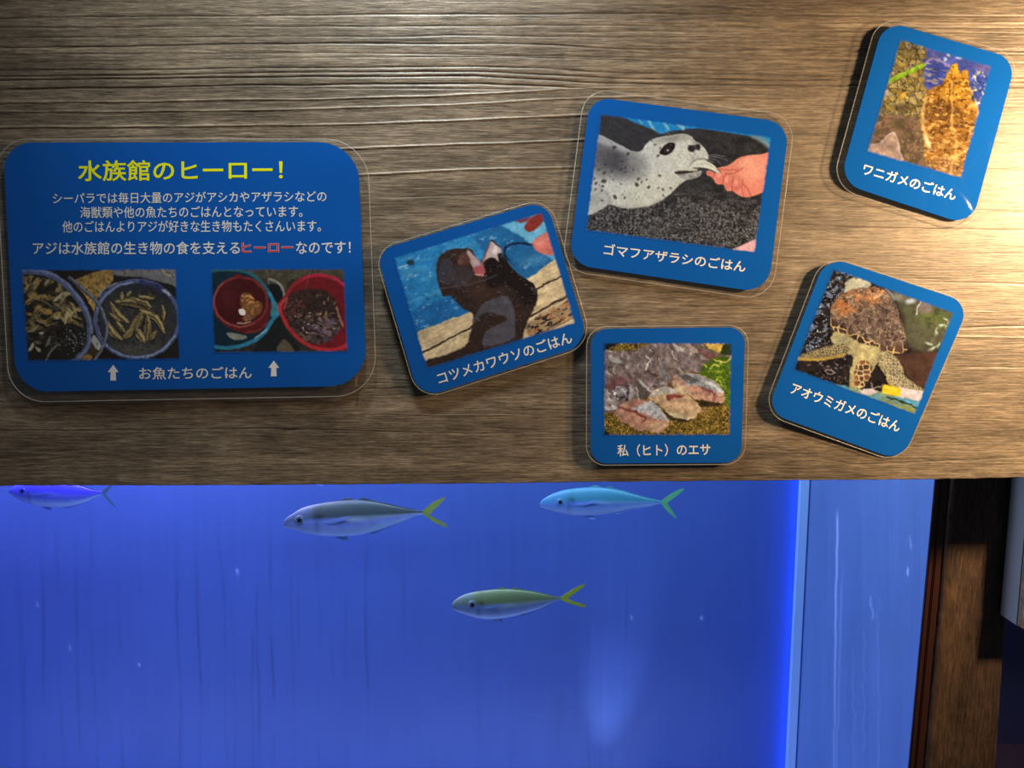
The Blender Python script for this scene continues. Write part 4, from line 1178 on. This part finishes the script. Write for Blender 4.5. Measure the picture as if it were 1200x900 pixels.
# ------------------------------------------------------------------ fish
def fish(label, snout, tail, Y, yaw, prof_top, prof_bot, forks, cols, width=.34, fins=(), eye=(.115, -.1, .045), spot=True, glow=0.0):
    """snout / tail base in photo pixels; profile heights are fractions of body length, measured from the axis"""
    A = at(snout[0], snout[1], Y); B = at(tail[0], tail[1], Y)
    axis = B - A
    Lb = float(np.linalg.norm(axis))
    roll = math.atan2(axis[2], axis[0])
    t = thing('horse_mackerel', label, 'fish', tuple((A + B) / 2), 'silvery fish swimming in the tank')
    t.rotation_euler = (0, -roll, yaw)
    n, m = 44, 24
    s = 0.5 - 0.5 * np.cos(np.linspace(0, PI, n))
    s = np.clip(s, 0, 1)
    up = np.interp(s, *zip(*prof_top)); dn = np.interp(s, *zip(*prof_bot))

    def smooth(a):
        for _ in range(2):
            a[1:-1] = (a[:-2] + 2 * a[1:-1] + a[2:]) / 4
        return a
    up = smooth(up); dn = smooth(dn)
    wdt = width * (up - dn) * .5 * (np.sin(np.clip(s * 1.02, 0, 1) ** .55 * PI) * .55 + .55)
    th = np.linspace(0, 2 * PI, m, endpoint=False)
    S_, T_ = np.meshgrid(s, th, indexing='ij')
    mid = ((up + dn) / 2)[:, None]; hh = ((up - dn) / 2)[:, None]
    c_, s__ = np.cos(T_), np.sin(T_)
    X = (S_ - .5) * Lb
    Zz = (mid + hh * s__) * Lb
    Yy = wdt[:, None] * c_ * np.abs(c_) ** .15 * Lb
    P = np.stack([X, Yy, Zz], -1)
    V = P.reshape(-1, 3)
    f = []
    for i in range(n - 1):
        for j in range(m):
            a = i * m + j; b = i * m + (j + 1) % m
            f.append((a, b, b + m, a + m))
    f.append(tuple(range(m))[::-1]); f.append(tuple(range((n - 1) * m, n * m)))
    me = mesh('body', V, f, True)
    back, flank, belly, line = [np.array(srgb(c)) for c in cols[:4]]
    v = (Zz / Lb).ravel(); ss = S_.ravel(); hf = ((v - (mid + 0 * S_).ravel()) / (hh + 0 * S_).ravel())
    lat = np.interp(ss, [0, .25, .45, .6, 1], [.0, .15, .02, -.05, -.05])     # height of the lateral line
    q = np.clip((hf - lat) * 5 + .5, 0, 1)[:, None]
    c = flank * (1 - q) + back * q
    q2 = np.clip((-.35 - hf) * 2.5, 0, 1)[:, None]
    c = c * (1 - q2) + belly * q2
    ll = (np.exp(-((hf - lat + .03) / .10) ** 2) * np.clip((ss - .4) / .1, 0, 1))[:, None] * .8
    c = c * (1 - ll) + line * ll
    hd = np.clip((.24 - ss) * 14, 0, 1)[:, None] * .35
    c = c * (1 - hd) + (flank * .6 + back * .4) * hd
    gill = np.exp(-((ss - .245 - .02 * (hf)) / .012) ** 2)[:, None] * .35
    c = c * (1 - gill)
    if spot:
        sp_ = np.exp(-(((ss - .262) / .020) ** 2 + ((hf - .20) / .16) ** 2))[:, None]
        c = c * (1 - .9 * sp_)
    mo = np.exp(-((hf + .25 + (ss) * 3) / .10) ** 2)[:, None] * np.clip((.07 - ss) * 30, 0, 1)[:, None] * .6
    c = c * (1 - mo)
    rib = (np.sin(ss * 120) * .06 * (hf < lat) * (ss > .35) * (ss < .85) * (hf > -.7))[:, None]
    c = c * (1 + rib) * (1 + .08 * fbm(ss * 60, hf * 8, 3)[:, None])
    set_col(me, np.clip(c, 0, 1))
    link('body', me, M_fishskin, t)
    # eyes: iris ring and pupil
    for sd in (-1, 1):
        ex, ez, er = eye
        i = int(np.argmin(np.abs(s - ex)))
        yy = wdt[i] * math.sqrt(max(.05, 1 - ((ez - mid[i, 0]) / hh[i, 0]) ** 2)) * .96
        bm = bmesh.new()
        bmesh.ops.create_uvsphere(bm, u_segments=20, v_segments=12, radius=er * Lb)
        for q_ in bm.verts:
            q_.co = (q_.co.x + (ex - .5) * Lb, q_.co.y * .22 + sd * yy * Lb, q_.co.z + ez * Lb)
        em = bpy.data.meshes.new('eye'); bm.to_mesh(em); bm.free()
        em.polygons.foreach_set('use_smooth', [True] * len(em.polygons))
        cc = np.array([q_.co[:] for q_ in em.vertices])
        r = np.hypot(cc[:, 0] - (ex - .5) * Lb, cc[:, 2] - ez * Lb) / (er * Lb)
        iris = srgb(cols[4]); k = np.clip((r - .48) * 12, 0, 1)[:, None]
        k2 = np.clip((r - .86) * 10, 0, 1)[:, None] * .6
        ec = iris * k + np.array([.004, .006, .02]) * (1 - k)
        ec = ec * (1 - k2) + back * .5 * k2
        set_col(em, ec)
        link('eye', em, M_eye, t)

    def fin(name, pts, col, th_=.0016, y=0.0, out=0.0, root=None):
        """flat fin from outline points (fractions of body length), thick at root"""
        bm = bmesh.new()
        P2 = spline(pts, 3) if len(pts) > 4 else np.array(pts, float)
        c0 = np.array(pts[0]) if root is None else np.array(root)
        fr, bk = [], []
        for (a, b) in P2:
            dd = math.hypot(a - c0[0], b - c0[1])
            yy = y + out * dd
            h_ = th_ * Lb * max(.15, 1 - dd * 4)
            fr.append(bm.verts.new(((a - .5) * Lb, yy * Lb - h_, b * Lb)))
            bk.append(bm.verts.new(((a - .5) * Lb, yy * Lb + h_, b * Lb)))
        k = len(fr)
        cf = bm.verts.new(((c0[0] - .5) * Lb, y * Lb - th_ * Lb, c0[1] * Lb)); cb = bm.verts.new(((c0[0] - .5) * Lb, y * Lb + th_ * Lb, c0[1] * Lb))
        for i in range(k):
            j = (i + 1) % k
            for tri in ((cf, fr[i], fr[j]), (cb, bk[j], bk[i]), (fr[i], bk[i], bk[j]), (fr[i], bk[j], fr[j])):
                if len(set(tri)) == 3:
                    try:
                        bm.faces.new(tri)
                    except ValueError:
                        pass
        bmesh.ops.recalc_face_normals(bm, faces=bm.faces[:])
        fm = bpy.data.meshes.new(name); bm.to_mesh(fm); bm.free()
        vv = np.array([q_.co[:] for q_ in fm.vertices])
        base = np.tile(srgb(col), (len(vv), 1)) * (1 + .25 * np.sin(np.arctan2(vv[:, 2] - c0[1] * Lb, vv[:, 0] - (c0[0] - .5) * Lb) * 60))[:, None]
        set_col(fm, np.clip(base, 0, 1))
        return link(name, fm, M_fin, t)
    zt = float((up[-1] + dn[-1]) / 2)
    (ux, uz), (nx_, nz2), (lx, lz) = forks
    fc = cols[5]
    h2 = float((up[-1] - dn[-1]) / 2)
    def lobe(tx, tz, sg):
        # leading edge, tip, concave trailing edge back to the fork
        return [(.985, zt), (1.0, zt + sg * h2), (1 + (tx - 1) * .45, zt + (tz - zt) * .50 + sg * .014), (tx, tz), (tx - .012, tz - sg * .030),
                (nx_ + (tx - nx_) * .36, nz2 + (tz - nz2) * .30), (nx_, nz2), (1.01, zt - sg * h2 * .5)]
    fin('tail_fin', lobe(ux, uz, 1), fc, root=(1.02, zt + .004))
    fin('tail_fin', lobe(lx, lz, -1), fc, root=(1.02, zt - .004))
    g = lambda x: float(np.interp(x, s, up)); gb = lambda x: float(np.interp(x, s, dn))
    fin('dorsal_fin', [(.40, g(.40) - .01), (.43, g(.43) + .010), (.47, g(.47) + .017), (.50, g(.50) + .008), (.53, g(.53) - .004)], cols[6], root=(.46, g(.46) - .006))
    fin('second_dorsal_fin', [(.54, g(.54) - .01), (.58, g(.58) + .020), (.62, g(.62) + .010), (.72, g(.72) + .008), (.84, g(.84) + .008), (.94, g(.94) + .006), (.94, g(.94) - .006), (.74, g(.74) - .010)], cols[6], root=(.72, g(.72) - .008))
    fin('anal_fin', [(.60, gb(.60) + .01), (.64, gb(.64) - .018), (.70, gb(.70) - .008), (.82, gb(.82) - .006), (.93, gb(.93) - .005), (.93, gb(.93) + .006), (.76, gb(.76) + .01)], cols[7], root=(.74, gb(.74) + .008))
    fin('pelvic_fin', [(.34, gb(.34) + .012), (.37, gb(.37) - .012), (.44, gb(.44) - .034), (.455, gb(.45) - .026), (.42, gb(.42) + .006)], cols[7], root=(.37, gb(.37) + .006))
    mi = float(np.interp(.3, s, (up + dn) / 2)); wi = float(np.interp(.3, s, wdt))
    for sd in (-1, 1):
        fin('pectoral_fin', [(.30, mi - .010), (.35, mi + .004), (.42, mi + .018), (.49, mi + .026), (.44, mi + .004), (.35, mi - .020)], cols[7], y=sd * wi * 1.0, out=sd * .10, root=(.31, mi - .012))
    return t


M_eye = painted('fish_eye', .12, .7)
M_fin = painted('fish_fin', .5, .4)
_b = M_fin.node_tree.nodes['Principled BSDF']
_b.inputs['Alpha'].default_value = .82
# fish at the upper middle, dark grey back
fish('grey-backed silvery fish with a yellow tail swimming below the otter picture', (334.5, 612), (495, 603.5), .25, .10,
     [(0, .016), (.015, .040), (.057, .066), (.136, .112), (.25, .134), (.364, .142), (.5, .144), (.648, .119), (.818, .062), (.93, .026), (1, .016)],
     [(0, -.022), (.015, -.032), (.057, -.036), (.136, -.075), (.25, -.108), (.364, -.125), (.5, -.130), (.648, -.109), (.818, -.059), (.93, -.018), (1, -.011)],
     ((1.165, .108), (1.045, -.018), (1.17, -.125)),
     [(72, 84, 92), (128, 146, 232), (170, 205, 250), (180, 200, 225), (104, 116, 150), (150, 165, 70), (96, 112, 130), (130, 160, 235)], eye=(.12, .030, .036))
fish('blue-green silvery fish close under the wooden board, right of centre', (633, 592.5), (774, 587.5), .27, -.08,
     [(0, .014), (.02, .040), (.09, .082), (.17, .112), (.26, .130), (.38, .139), (.487, .138), (.60, .122), (.684, .102), (.80, .064), (.88, .038), (1, .015)],
     [(0, -.018), (.02, -.034), (.09, -.058), (.17, -.082), (.26, -.098), (.38, -.104), (.487, -.100), (.60, -.086), (.684, -.068), (.80, -.042), (.88, -.024), (1, -.010)],
     ((1.18, .120), (1.045, -.005), (1.125, -.138)),
     [(62, 138, 168), (96, 134, 216), (160, 195, 250), (130, 175, 220), (96, 140, 180), (100, 190, 130), (90, 180, 190), (120, 160, 235)], eye=(.17, .026, .034))
fish('olive-backed fish with a yellow tail swimming lowest in the tank', (530, 708.7), (658, 703.4), .22, .06,
     [(0, .018), (.02, .052), (.104, .100), (.2, .122), (.3, .130), (.44, .134), (.54, .126), (.623, .113), (.72, .092), (.82, .064), (.90, .036), (.96, .020), (1, .016)],
     [(0, -.026), (.02, -.046), (.104, -.082), (.2, -.126), (.3, -.150), (.44, -.152), (.54, -.140), (.623, -.124), (.72, -.102), (.82, -.074), (.90, -.036), (.96, -.014), (1, -.010)],
     ((1.22, .130), (1.06, -.004), (1.22, -.098)),
     [(118, 138, 98), (122, 152, 214), (165, 200, 250), (180, 200, 215), (120, 140, 170), (190, 205, 50), (140, 165, 130), (130, 165, 230)], eye=(.185, .018, .040))
fish('violet tinged fish at the upper left, half hidden behind the board edge', (12, 575), (118, 578.5), .30, .05,
     [(0, .006), (.03, .036), (.09, .08), (.26, .14), (.5, .15), (.7, .1), (.88, .038), (1, .015)],
     [(0, -.010), (.03, -.04), (.10, -.09), (.2, -.135), (.35, -.17), (.5, -.178), (.65, -.165), (.8, -.12), (.9, -.065), (1, -.012)],
     ((1.12, .10), (1.04, -.01), (1.15, -.17)),
     [(70, 70, 235), (86, 96, 225), (160, 190, 255), (110, 120, 240), (60, 60, 200), (84, 110, 160), (70, 80, 190), (100, 120, 230)], spot=False, eye=(.17, .02, .034))
fish('fish almost hidden by the board with only its pale belly showing above the grey-backed one', (325, 556), (440, 550), .30, .0,
     [(0, .006), (.03, .036), (.26, .12), (.5, .12), (.7, .09), (1, .015)],
     [(0, -.010), (.05, -.04), (.2, -.09), (.45, -.115), (.7, -.08), (1, -.012)],
     ((1.12, .10), (1.04, -.01), (1.13, -.06)),
     [(88, 110, 180), (120, 150, 235), (170, 200, 255), (130, 150, 230), (90, 110, 200), (90, 120, 120), (80, 90, 160), (130, 160, 240)], spot=False, eye=(.17, .02, .034))


# ------------------------------------------------------------------ laminated signs
def text_mesh(body, bold=.012, res=3):
    cu = bpy.data.curves.new('lettering', 'FONT')
    cu.body = body
    cu.resolution_u = res
    ob = bpy.data.objects.new('lettering', cu)
    C.objects.link(ob)
    dg = bpy.context.evaluated_depsgraph_get()
    me = bpy.data.meshes.new_from_object(ob.evaluated_get(dg))
    v = np.array([q.co[:] for q in me.vertices])
    f = [tuple(p.vertices) for p in me.polygons]
    bpy.data.objects.remove(ob)
    bpy.data.curves.remove(cu)
    bpy.data.meshes.remove(me)
    # thicken the strokes: copies shifted a little to each side, in the same mesh
    k = len(v); vs, fs = [v], list(f)
    for n_, (dx, dy) in enumerate(((1, 0), (-1, 0), (0, 1), (0, -1), (.7, .7), (-.7, -.7), (.7, -.7), (-.7, .7))):
        vs.append(v + np.array([dx * bold, dy * bold, n_ + 1])); fs += [tuple(i + k * (n_ + 1) for i in q) for q in f]
    return np.concatenate(vs), fs


class Sign:
    def __init__(self, label, quad, radii, film_out, stand, gain, ripple=0.0, seed=1, name='laminated_sign'):
        self.q = np.array(quad, float)          # TL TR BR BL in photo pixels
        self.rad = radii
        self.stand = stand                      # stand-off in metres at TL TR BR BL
        self.gain = gain
        self.rp = ripple; self.seed = seed
        c = self.q.mean(0)
        self.loc = at(c[0], c[1], 0.0)
        self.t = thing(name, label, 'sign', tuple(self.loc), 'laminated blue signs on the wooden board')
        # film outline: quad pushed outward by (top, right, bottom, left) pixels
        T, R_, B_, L_ = film_out
        q = self.q
        u0 = (q[1] - q[0]) / np.linalg.norm(q[1] - q[0]); u1 = (q[2] - q[3]) / np.linalg.norm(q[2] - q[3])
        v0 = (q[3] - q[0]) / np.linalg.norm(q[3] - q[0]); v1 = (q[2] - q[1]) / np.linalg.norm(q[2] - q[1])
        self.fq = np.array([q[0] - u0 * L_ - v0 * T, q[1] + u0 * R_ - v1 * T, q[2] + u1 * R_ + v1 * B_, q[3] - u1 * L_ + v0 * B_])
        self.fr = [r + 4 for r in radii]
        self.build()

    def uv(self, px, py):
        q = self.q
        u = np.full(np.shape(px), .5); v = np.full(np.shape(px), .5)
        for _ in range(6):
            P = ((1 - u) * (1 - v))[..., None] * q[0] + (u * (1 - v))[..., None] * q[1] + (u * v)[..., None] * q[2] + ((1 - u) * v)[..., None] * q[3]
            e = np.stack([px, py], -1) - P
            du = (1 - v)[..., None] * (q[1] - q[0]) + v[..., None] * (q[2] - q[3])
            dv = (1 - u)[..., None] * (q[3] - q[0]) + u[..., None] * (q[2] - q[1])
            det = du[..., 0] * dv[..., 1] - du[..., 1] * dv[..., 0]
            u = u + (e[..., 0] * dv[..., 1] - e[..., 1] * dv[..., 0]) / det
            v = v + (du[..., 0] * e[..., 1] - du[..., 1] * e[..., 0]) / det
        return u, v

    def surf(self, px, py, extra=0.0):
        px = np.asarray(px, float); py = np.asarray(py, float)
        u, v = self.uv(px, py)
        s = self.stand
        h = s[0] * (1 - u) * (1 - v) + s[1] * u * (1 - v) + s[2] * u * v + s[3] * (1 - u) * v
        h = h + self.rp * (np.sin(u * 5.1 + v * 2.3 + self.seed) * np.sin(v * 4.3 - u * 1.7 + self.seed * 2)
                           + 1.5 * np.clip(u - .75, 0, 1) * np.sin(v * 13 + self.seed) * 1.6)
        return at(px, py, -(h + extra)) - self.loc

    def rounded(self, quad, rad, nmid=26, nu=34):
        q = np.array(quad, float)
        W = (np.linalg.norm(q[1] - q[0]) + np.linalg.norm(q[2] - q[3])) / 2
        H = (np.linalg.norm(q[3] - q[0]) + np.linalg.norm(q[2] - q[1])) / 2
        rt = max(rad[0], rad[1]); rb = max(rad[2], rad[3])
        top = [rt * (1 - math.cos(a)) for a in np.linspace(0, PI / 2, 12)]
        bot = [H - rb * (1 - math.cos(a)) for a in np.linspace(PI / 2, 0, 12)]
        ds = np.concatenate([top, np.linspace(rt, H - rb, nmid)[1:-1], bot])

        def inset(r, d):
            return 0.0 if d >= r else r - math.sqrt(max(0, r * r - (r - d) ** 2))
        rows = []
        for d in ds:
            l = max(inset(rad[0], d), inset(rad[3], H - d)); r = max(inset(rad[1], d), inset(rad[2], H - d))
            us = np.linspace(l / W, 1 - r / W, nu); v = d / H
            rows.append(((1 - us) * (1 - v))[:, None] * q[0] + (us * (1 - v))[:, None] * q[1] + (us * v)[:, None] * q[2] + ((1 - us) * v)[:, None] * q[3])
        return np.array(rows)

    def slab(self, name, quad, rad, e0, e1, m):
        G = self.rounded(quad, rad)
        Fp = self.surf(G[..., 0], G[..., 1], e1)
        Bp = self.surf(G[..., 0], G[..., 1], e0)
        r, c = G.shape[:2]
        V = np.concatenate([Fp.reshape(-1, 3), Bp.reshape(-1, 3)])
        idx = np.arange(r * c).reshape(r, c)
        f = []
        for i in range(r - 1):
            for j in range(c - 1):
                f.append((idx[i, j], idx[i + 1, j], idx[i + 1, j + 1], idx[i, j + 1]))
                f.append((idx[i, j] + r * c, idx[i, j + 1] + r * c, idx[i + 1, j + 1] + r * c, idx[i + 1, j] + r * c))
        ring = list(idx[0, :]) + list(idx[1:, -1]) + list(idx[-1, -2::-1]) + list(idx[-2:0:-1, 0])
        for a, b in zip(ring, ring[1:] + ring[:1]):
            f.append((a, b, b + r * c, a + r * c))
        me = mesh(name, V, f, False)
        return link(name, me, m, self.t), Fp.reshape(-1, 3)[ring]

    def tube(self, name, loop, rad, m):
        k = len(loop); n = 5
        V = []; f = []
        for i in range(k):
            d = loop[(i + 1) % k] - loop[i - 1]
            d = d / (np.linalg.norm(d) + 1e-12)
            a = np.array([0, 1.0, 0]); b = np.cross(d, a); b /= np.linalg.norm(b) + 1e-12
            for j in range(n):
                V.append(loop[i] + rad * (math.cos(2 * PI * j / n) * a + math.sin(2 * PI * j / n) * b))
        for i in range(k):
            for j in range(n):
                f.append((i * n + j, i * n + (j + 1) % n, ((i + 1) % k) * n + (j + 1) % n, ((i + 1) % k) * n + j))
        return link(name, mesh(name, V, f, True), m, self.t)

    def build(self):
        o, _ = self.slab('card', self.q, self.rad, 0.0, .0003, M_card)
        o, ring = self.slab('laminate_film', self.fq, self.fr, -.0003, .0007, M_film)
        o['label'] = 'clear glossy laminate film'
        self.tube('film_edge', ring + np.array([0, .0004, 0]), .00038, M_rim)
        c = self.q.mean(0)
        for k in range(4):
            m_ = c + (self.q[k] - c) * .62
            P = self.surf(m_[0], m_[1], -.0003)
            hh = -(P[1])
            me = box_mesh('mounting_pad', P[0] - .009, P[0] + .009, P[1], 0.0004, P[2] - .009, P[2] + .009)
            link('mounting_pad', me, M_pad, self.t)

    def photo(self, quad, crop, base, fn, res=.72, fade=2.2, label=None, warp=4.0):
        q = np.array(quad, float)
        W = np.linalg.norm(q[1] - q[0]); H = np.linalg.norm(q[3] - q[0])
        nx, ny = int(W / res), int(H / res)
        U, V = np.meshgrid(np.linspace(-.006, 1.006, nx), np.linspace(-.006, 1.006, ny))
        P = ((1 - U) * (1 - V))[..., None] * q[0] + (U * (1 - V))[..., None] * q[1] + (U * V)[..., None] * q[2] + ((1 - U) * V)[..., None] * q[3]
        (x0, y0, z_) = crop
        cx = ((P[..., 0] - x0) * z_).ravel(); cy = ((P[..., 1] - y0) * z_).ravel()
        # uneven outlines and grain of a photographic print
        wx = cx + warp * fbm(cx / 16, cy / 16, 201, 2) + warp * .8 * fbm(cx / 45, cy / 45, 203, 2)
        wy = cy + warp * fbm(cx / 16, cy / 16, 205, 2) + warp * .8 * fbm(cx / 45, cy / 45, 207, 2)
        p = Painter(wx, wy, base)
        fn(p)
        g = .10 * fbm(cx / 9, cy / 9, 211, 3) + warp * .035 * fbm(cx / 30, cy / 30, 213, 3)
        p.C *= (1 + g)[:, None]
        m = p.C.mean(1, keepdims=True)
        p.C = np.clip(m + (p.C - m) * .92, 0, 1)
        lin = srgb(np.clip(p.C, 0, 1) * 255) / np.array(self.gain)
        e = np.minimum(np.minimum(U, 1 - U) * W, np.minimum(V, 1 - V) * H).ravel()
        e = e + 1.0 * fbm(P[..., 0].ravel() / 2.5, P[..., 1].ravel() / 2.5, 77, 2)
        a = np.clip((e + .3) / fade, 0, 1)[:, None]
        lin = np.clip(lin, 0, .95) * a + np.array(BLUE) * (1 - a)
        pts = self.surf(P[..., 0], P[..., 1], .00042)
        me = grid_mesh('printed_photo', pts, True, lin)
        o = link('printed_photo', me, M_print, self.t)
        if label:
            o['label'] = label
        return o

    def text(self, s, p0, p1, height, m, name='caption_lettering', bold=.012, label=None, lift=.00046):
        v, f = text_mesh(s, bold)
        lo = v.min(0); hi = v.max(0)
        p0 = np.array(p0, float); p1 = np.array(p1, float)
        d = p1 - p0
        n = np.array([d[1], -d[0]]) / np.linalg.norm(d)
        a = (v[:, 0] - lo[0]) / (hi[0] - lo[0]); b = (v[:, 1] - lo[1]) / (hi[1] - lo[1])
        P = p0 + a[:, None] * d + b[:, None] * n * height
        o = link(name, mesh(name, self.surf(P[:, 0], P[:, 1], lift + v[:, 2] * 3e-6), f), m, self.t)
        if label:
            o['label'] = label
        return o

    def shape(self, name, pts, m, lift=.00046):
        P = np.array(pts, float)
        V = np.concatenate([self.surf(P[:, 0], P[:, 1], lift), self.surf(P[:, 0], P[:, 1], lift - .0001)])
        k = len(P)
        f = [tuple(range(k))[::-1], tuple(range(k, 2 * k))] + [(i, (i + 1) % k, (i + 1) % k + k, i + k) for i in range(k)]
        return link(name, mesh(name, V, f), m, self.t)


def sign_big():
    s = Sign('large blue laminated notice with a yellow title and two bucket pictures', [(3, 167), (419.5, 166.5), (430, 452), (19, 459.5)],
             [34, 46, 44, 38], (4, 11, 12, 9), (.003, .005, .006, .004), (.85, .85, .85), .0009, 1)
    s.text('水族館のヒーロー！', (91.5, 212.5), (331.5, 211), 24.5, M_yellow, 'title_lettering', .016, 'yellow title lettering')
    s.text('シーパラでは毎日大量のアジがアシカやアザラシなどの', (62, 239), (382.5, 236.5), 13, M_white, 'body_lettering', .006)
    s.text('海獣類や他の魚たちのごはんとなっています。', (94, 255.8), (354.5, 254.5), 13.6, M_white, 'body_lettering', .006)
    s.text('他のごはんよりアジが好きな生き物もたくさんいます。', (73, 272.6), (376, 271.6), 13.8, M_white, 'body_lettering', .006)
    s.text('アジは水族館の生き物の食を支える', (38.5, 298.6), (281, 298), 15.2, M_white, 'body_lettering', .010)
    s.text('ヒーロー', (283, 296.6), (344, 296), 12.4, M_outline, 'highlight_lettering', .05, lift=.00044)
    s.text('ヒーロー', (283.5, 296.2), (343.5, 295.6), 11.6, M_red, 'highlight_lettering', .012, 'red highlighted word', lift=.0005)
    s.text('なのです！', (347, 297.6), (411, 297), 14.4, M_white, 'body_lettering', .010)
    s.text('お魚たちのごはん', (163, 445), (295, 444), 14.6, M_white, 'caption_lettering', .012)
    for (cx, y0, y1) in ((132.6, 427.5, 446), (320.8, 422.5, 441)):
        s.shape('arrow_mark', [(cx, y0), (cx + 6.4, y0 + 8.6), (cx + 3, y0 + 8.6), (cx + 3.4, y1), (cx - 3.4, y1), (cx - 3, y0 + 8.6), (cx - 6.4, y0 + 8.6)], M_white)
    s.photo([(25.2, 316), (206, 315), (211.2, 421), (32, 423.5)], (20, 310, 6.0), (34, 31, 28), paint_fish_buckets, label='printed picture of two grey buckets full of small fish')
    s.photo([(247.2, 315.2), (403.4, 315), (407.4, 412.5), (250.6, 413.5)], (240, 310, 6.857), (48, 46, 42), paint_red_buckets, label='printed picture of red and teal buckets of bait')
    # small printed patch of tape at the lower right corner of the film
    s.shape('tape_scrap', [(416.5, 439), (419.5, 438), (418.5, 453), (415.5, 453.5)], M_tape, lift=-.0004)
    return s


M_tape = plain('brown_tape', (.22, .12, .04, 1), .6)
sign_big()


def sign_small(label, quad, rad, fo, st, gain, txt, photo, crop, base, fn, plabel, seed, ripple=.0003, warp=4.0):
    s = Sign(label, quad, rad, fo, st, gain, ripple, seed)
    s.text(txt[0], txt[1], txt[2], txt[3], M_white, 'caption_lettering', .014)
    s.photo(photo, crop, base, fn, label=plabel, warp=warp)
    return s


sign_small('blue laminated sign with an otter picture, tilted upward to the right', [(440.1, 293.9), (640.2, 234.2), (690.8, 402.8), (491.5, 466.9)],
           [22, 24, 27, 26], (2.5, 4, 2.5, 2.2), (.009, .005, .003, .005), (1.0, .92, .82),
           ('コツメカワウソのごはん', (515, 450.5), (671.5, 401.2), 14), [(461.5, 302), (635, 248.6), (674.3, 378.8), (500.5, 432.4)],
           (450, 240, 4.5), (32, 124, 190), paint_otter, 'printed picture of an otter reaching up for food', 2)
sign_small('blue laminated sign with a spotted seal being fed by hand', [(691.7, 112.8), (925.3, 143.7), (899.9, 343.7), (666.5, 309.6)],
           [25, 27, 30, 26], (9, 6, 8, 7.5), (.004, .003, .004, .004), (1.32, 1.05, .85),
           ('ゴマフアザラシのごはん', (707, 298.4), (873, 319.2), 13.6), [(703.8, 133.2), (903.8, 160.5), (884.6, 296), (686.4, 270)],
           (680, 125, 5.143), (46, 43, 46), paint_seal, 'printed picture of a spotted seal taking a fish from a hand', 3, warp=1.8)
sign_small('small blue laminated sign with a sushi picture, lowest of all the signs', [(692.6, 385.4), (873.4, 383.3), (868.6, 542.1), (692.2, 543.3)],
           [19, 20, 19, 19], (2.5, 4.5, 2.2, 5), (.006, .005, .005, .006), (1.15, .95, .75),
           ('私（ヒト）のエサ', (723.4, 535.2), (832.6, 533.8), 14.4), [(707.8, 401.5), (857.8, 402), (855.5, 510), (707.4, 510.5)],
           (700, 395, 7.27), (112, 88, 32), paint_sushi, 'printed picture of horse mackerel sushi', 4, warp=9)
sign_small('blue laminated sign with a sea turtle and yellow-tipped feeding stick', [(968.3, 300.1), (1137, 355.3), (1056.7, 541), (898.1, 483)],
           [25, 24, 25, 24], (1.2, 1.2, 3, 4), (.006, .002, .002, .006), (1.75, 1.4, 1.05),
           ('アオウミガメのごはん', (925.4, 460.4), (1052.6, 506.6), 13.6), [(976.4, 314.4), (1118, 366.2), (1072.4, 485.6), (929.6, 433.2)],
           (920, 310, 5.0), (38, 30, 30), paint_green_turtle, 'printed picture of a green sea turtle at the surface', 5, warp=6)
sign_small('blue laminated sign with a golden snapping turtle at the upper right', [(1036, 23.9), (1191.4, 69.5), (1138, 265.1), (983.7, 214)],
           [26, 24, 27, 26], (5, 3, 7, 8), (.007, .003, .003, .006), (2.1, 1.75, 1.25),
           ('ワニガメのごはん', (1010, 203.6), (1118.6, 235), 13.4), [(1055, 46), (1161.8, 77.6), (1126.8, 209), (1016, 177.6)],
           (1005, 40, 5.143), (70, 84, 170), paint_snapping_turtle, 'printed picture of a snapping turtle seen from above', 6, warp=7)
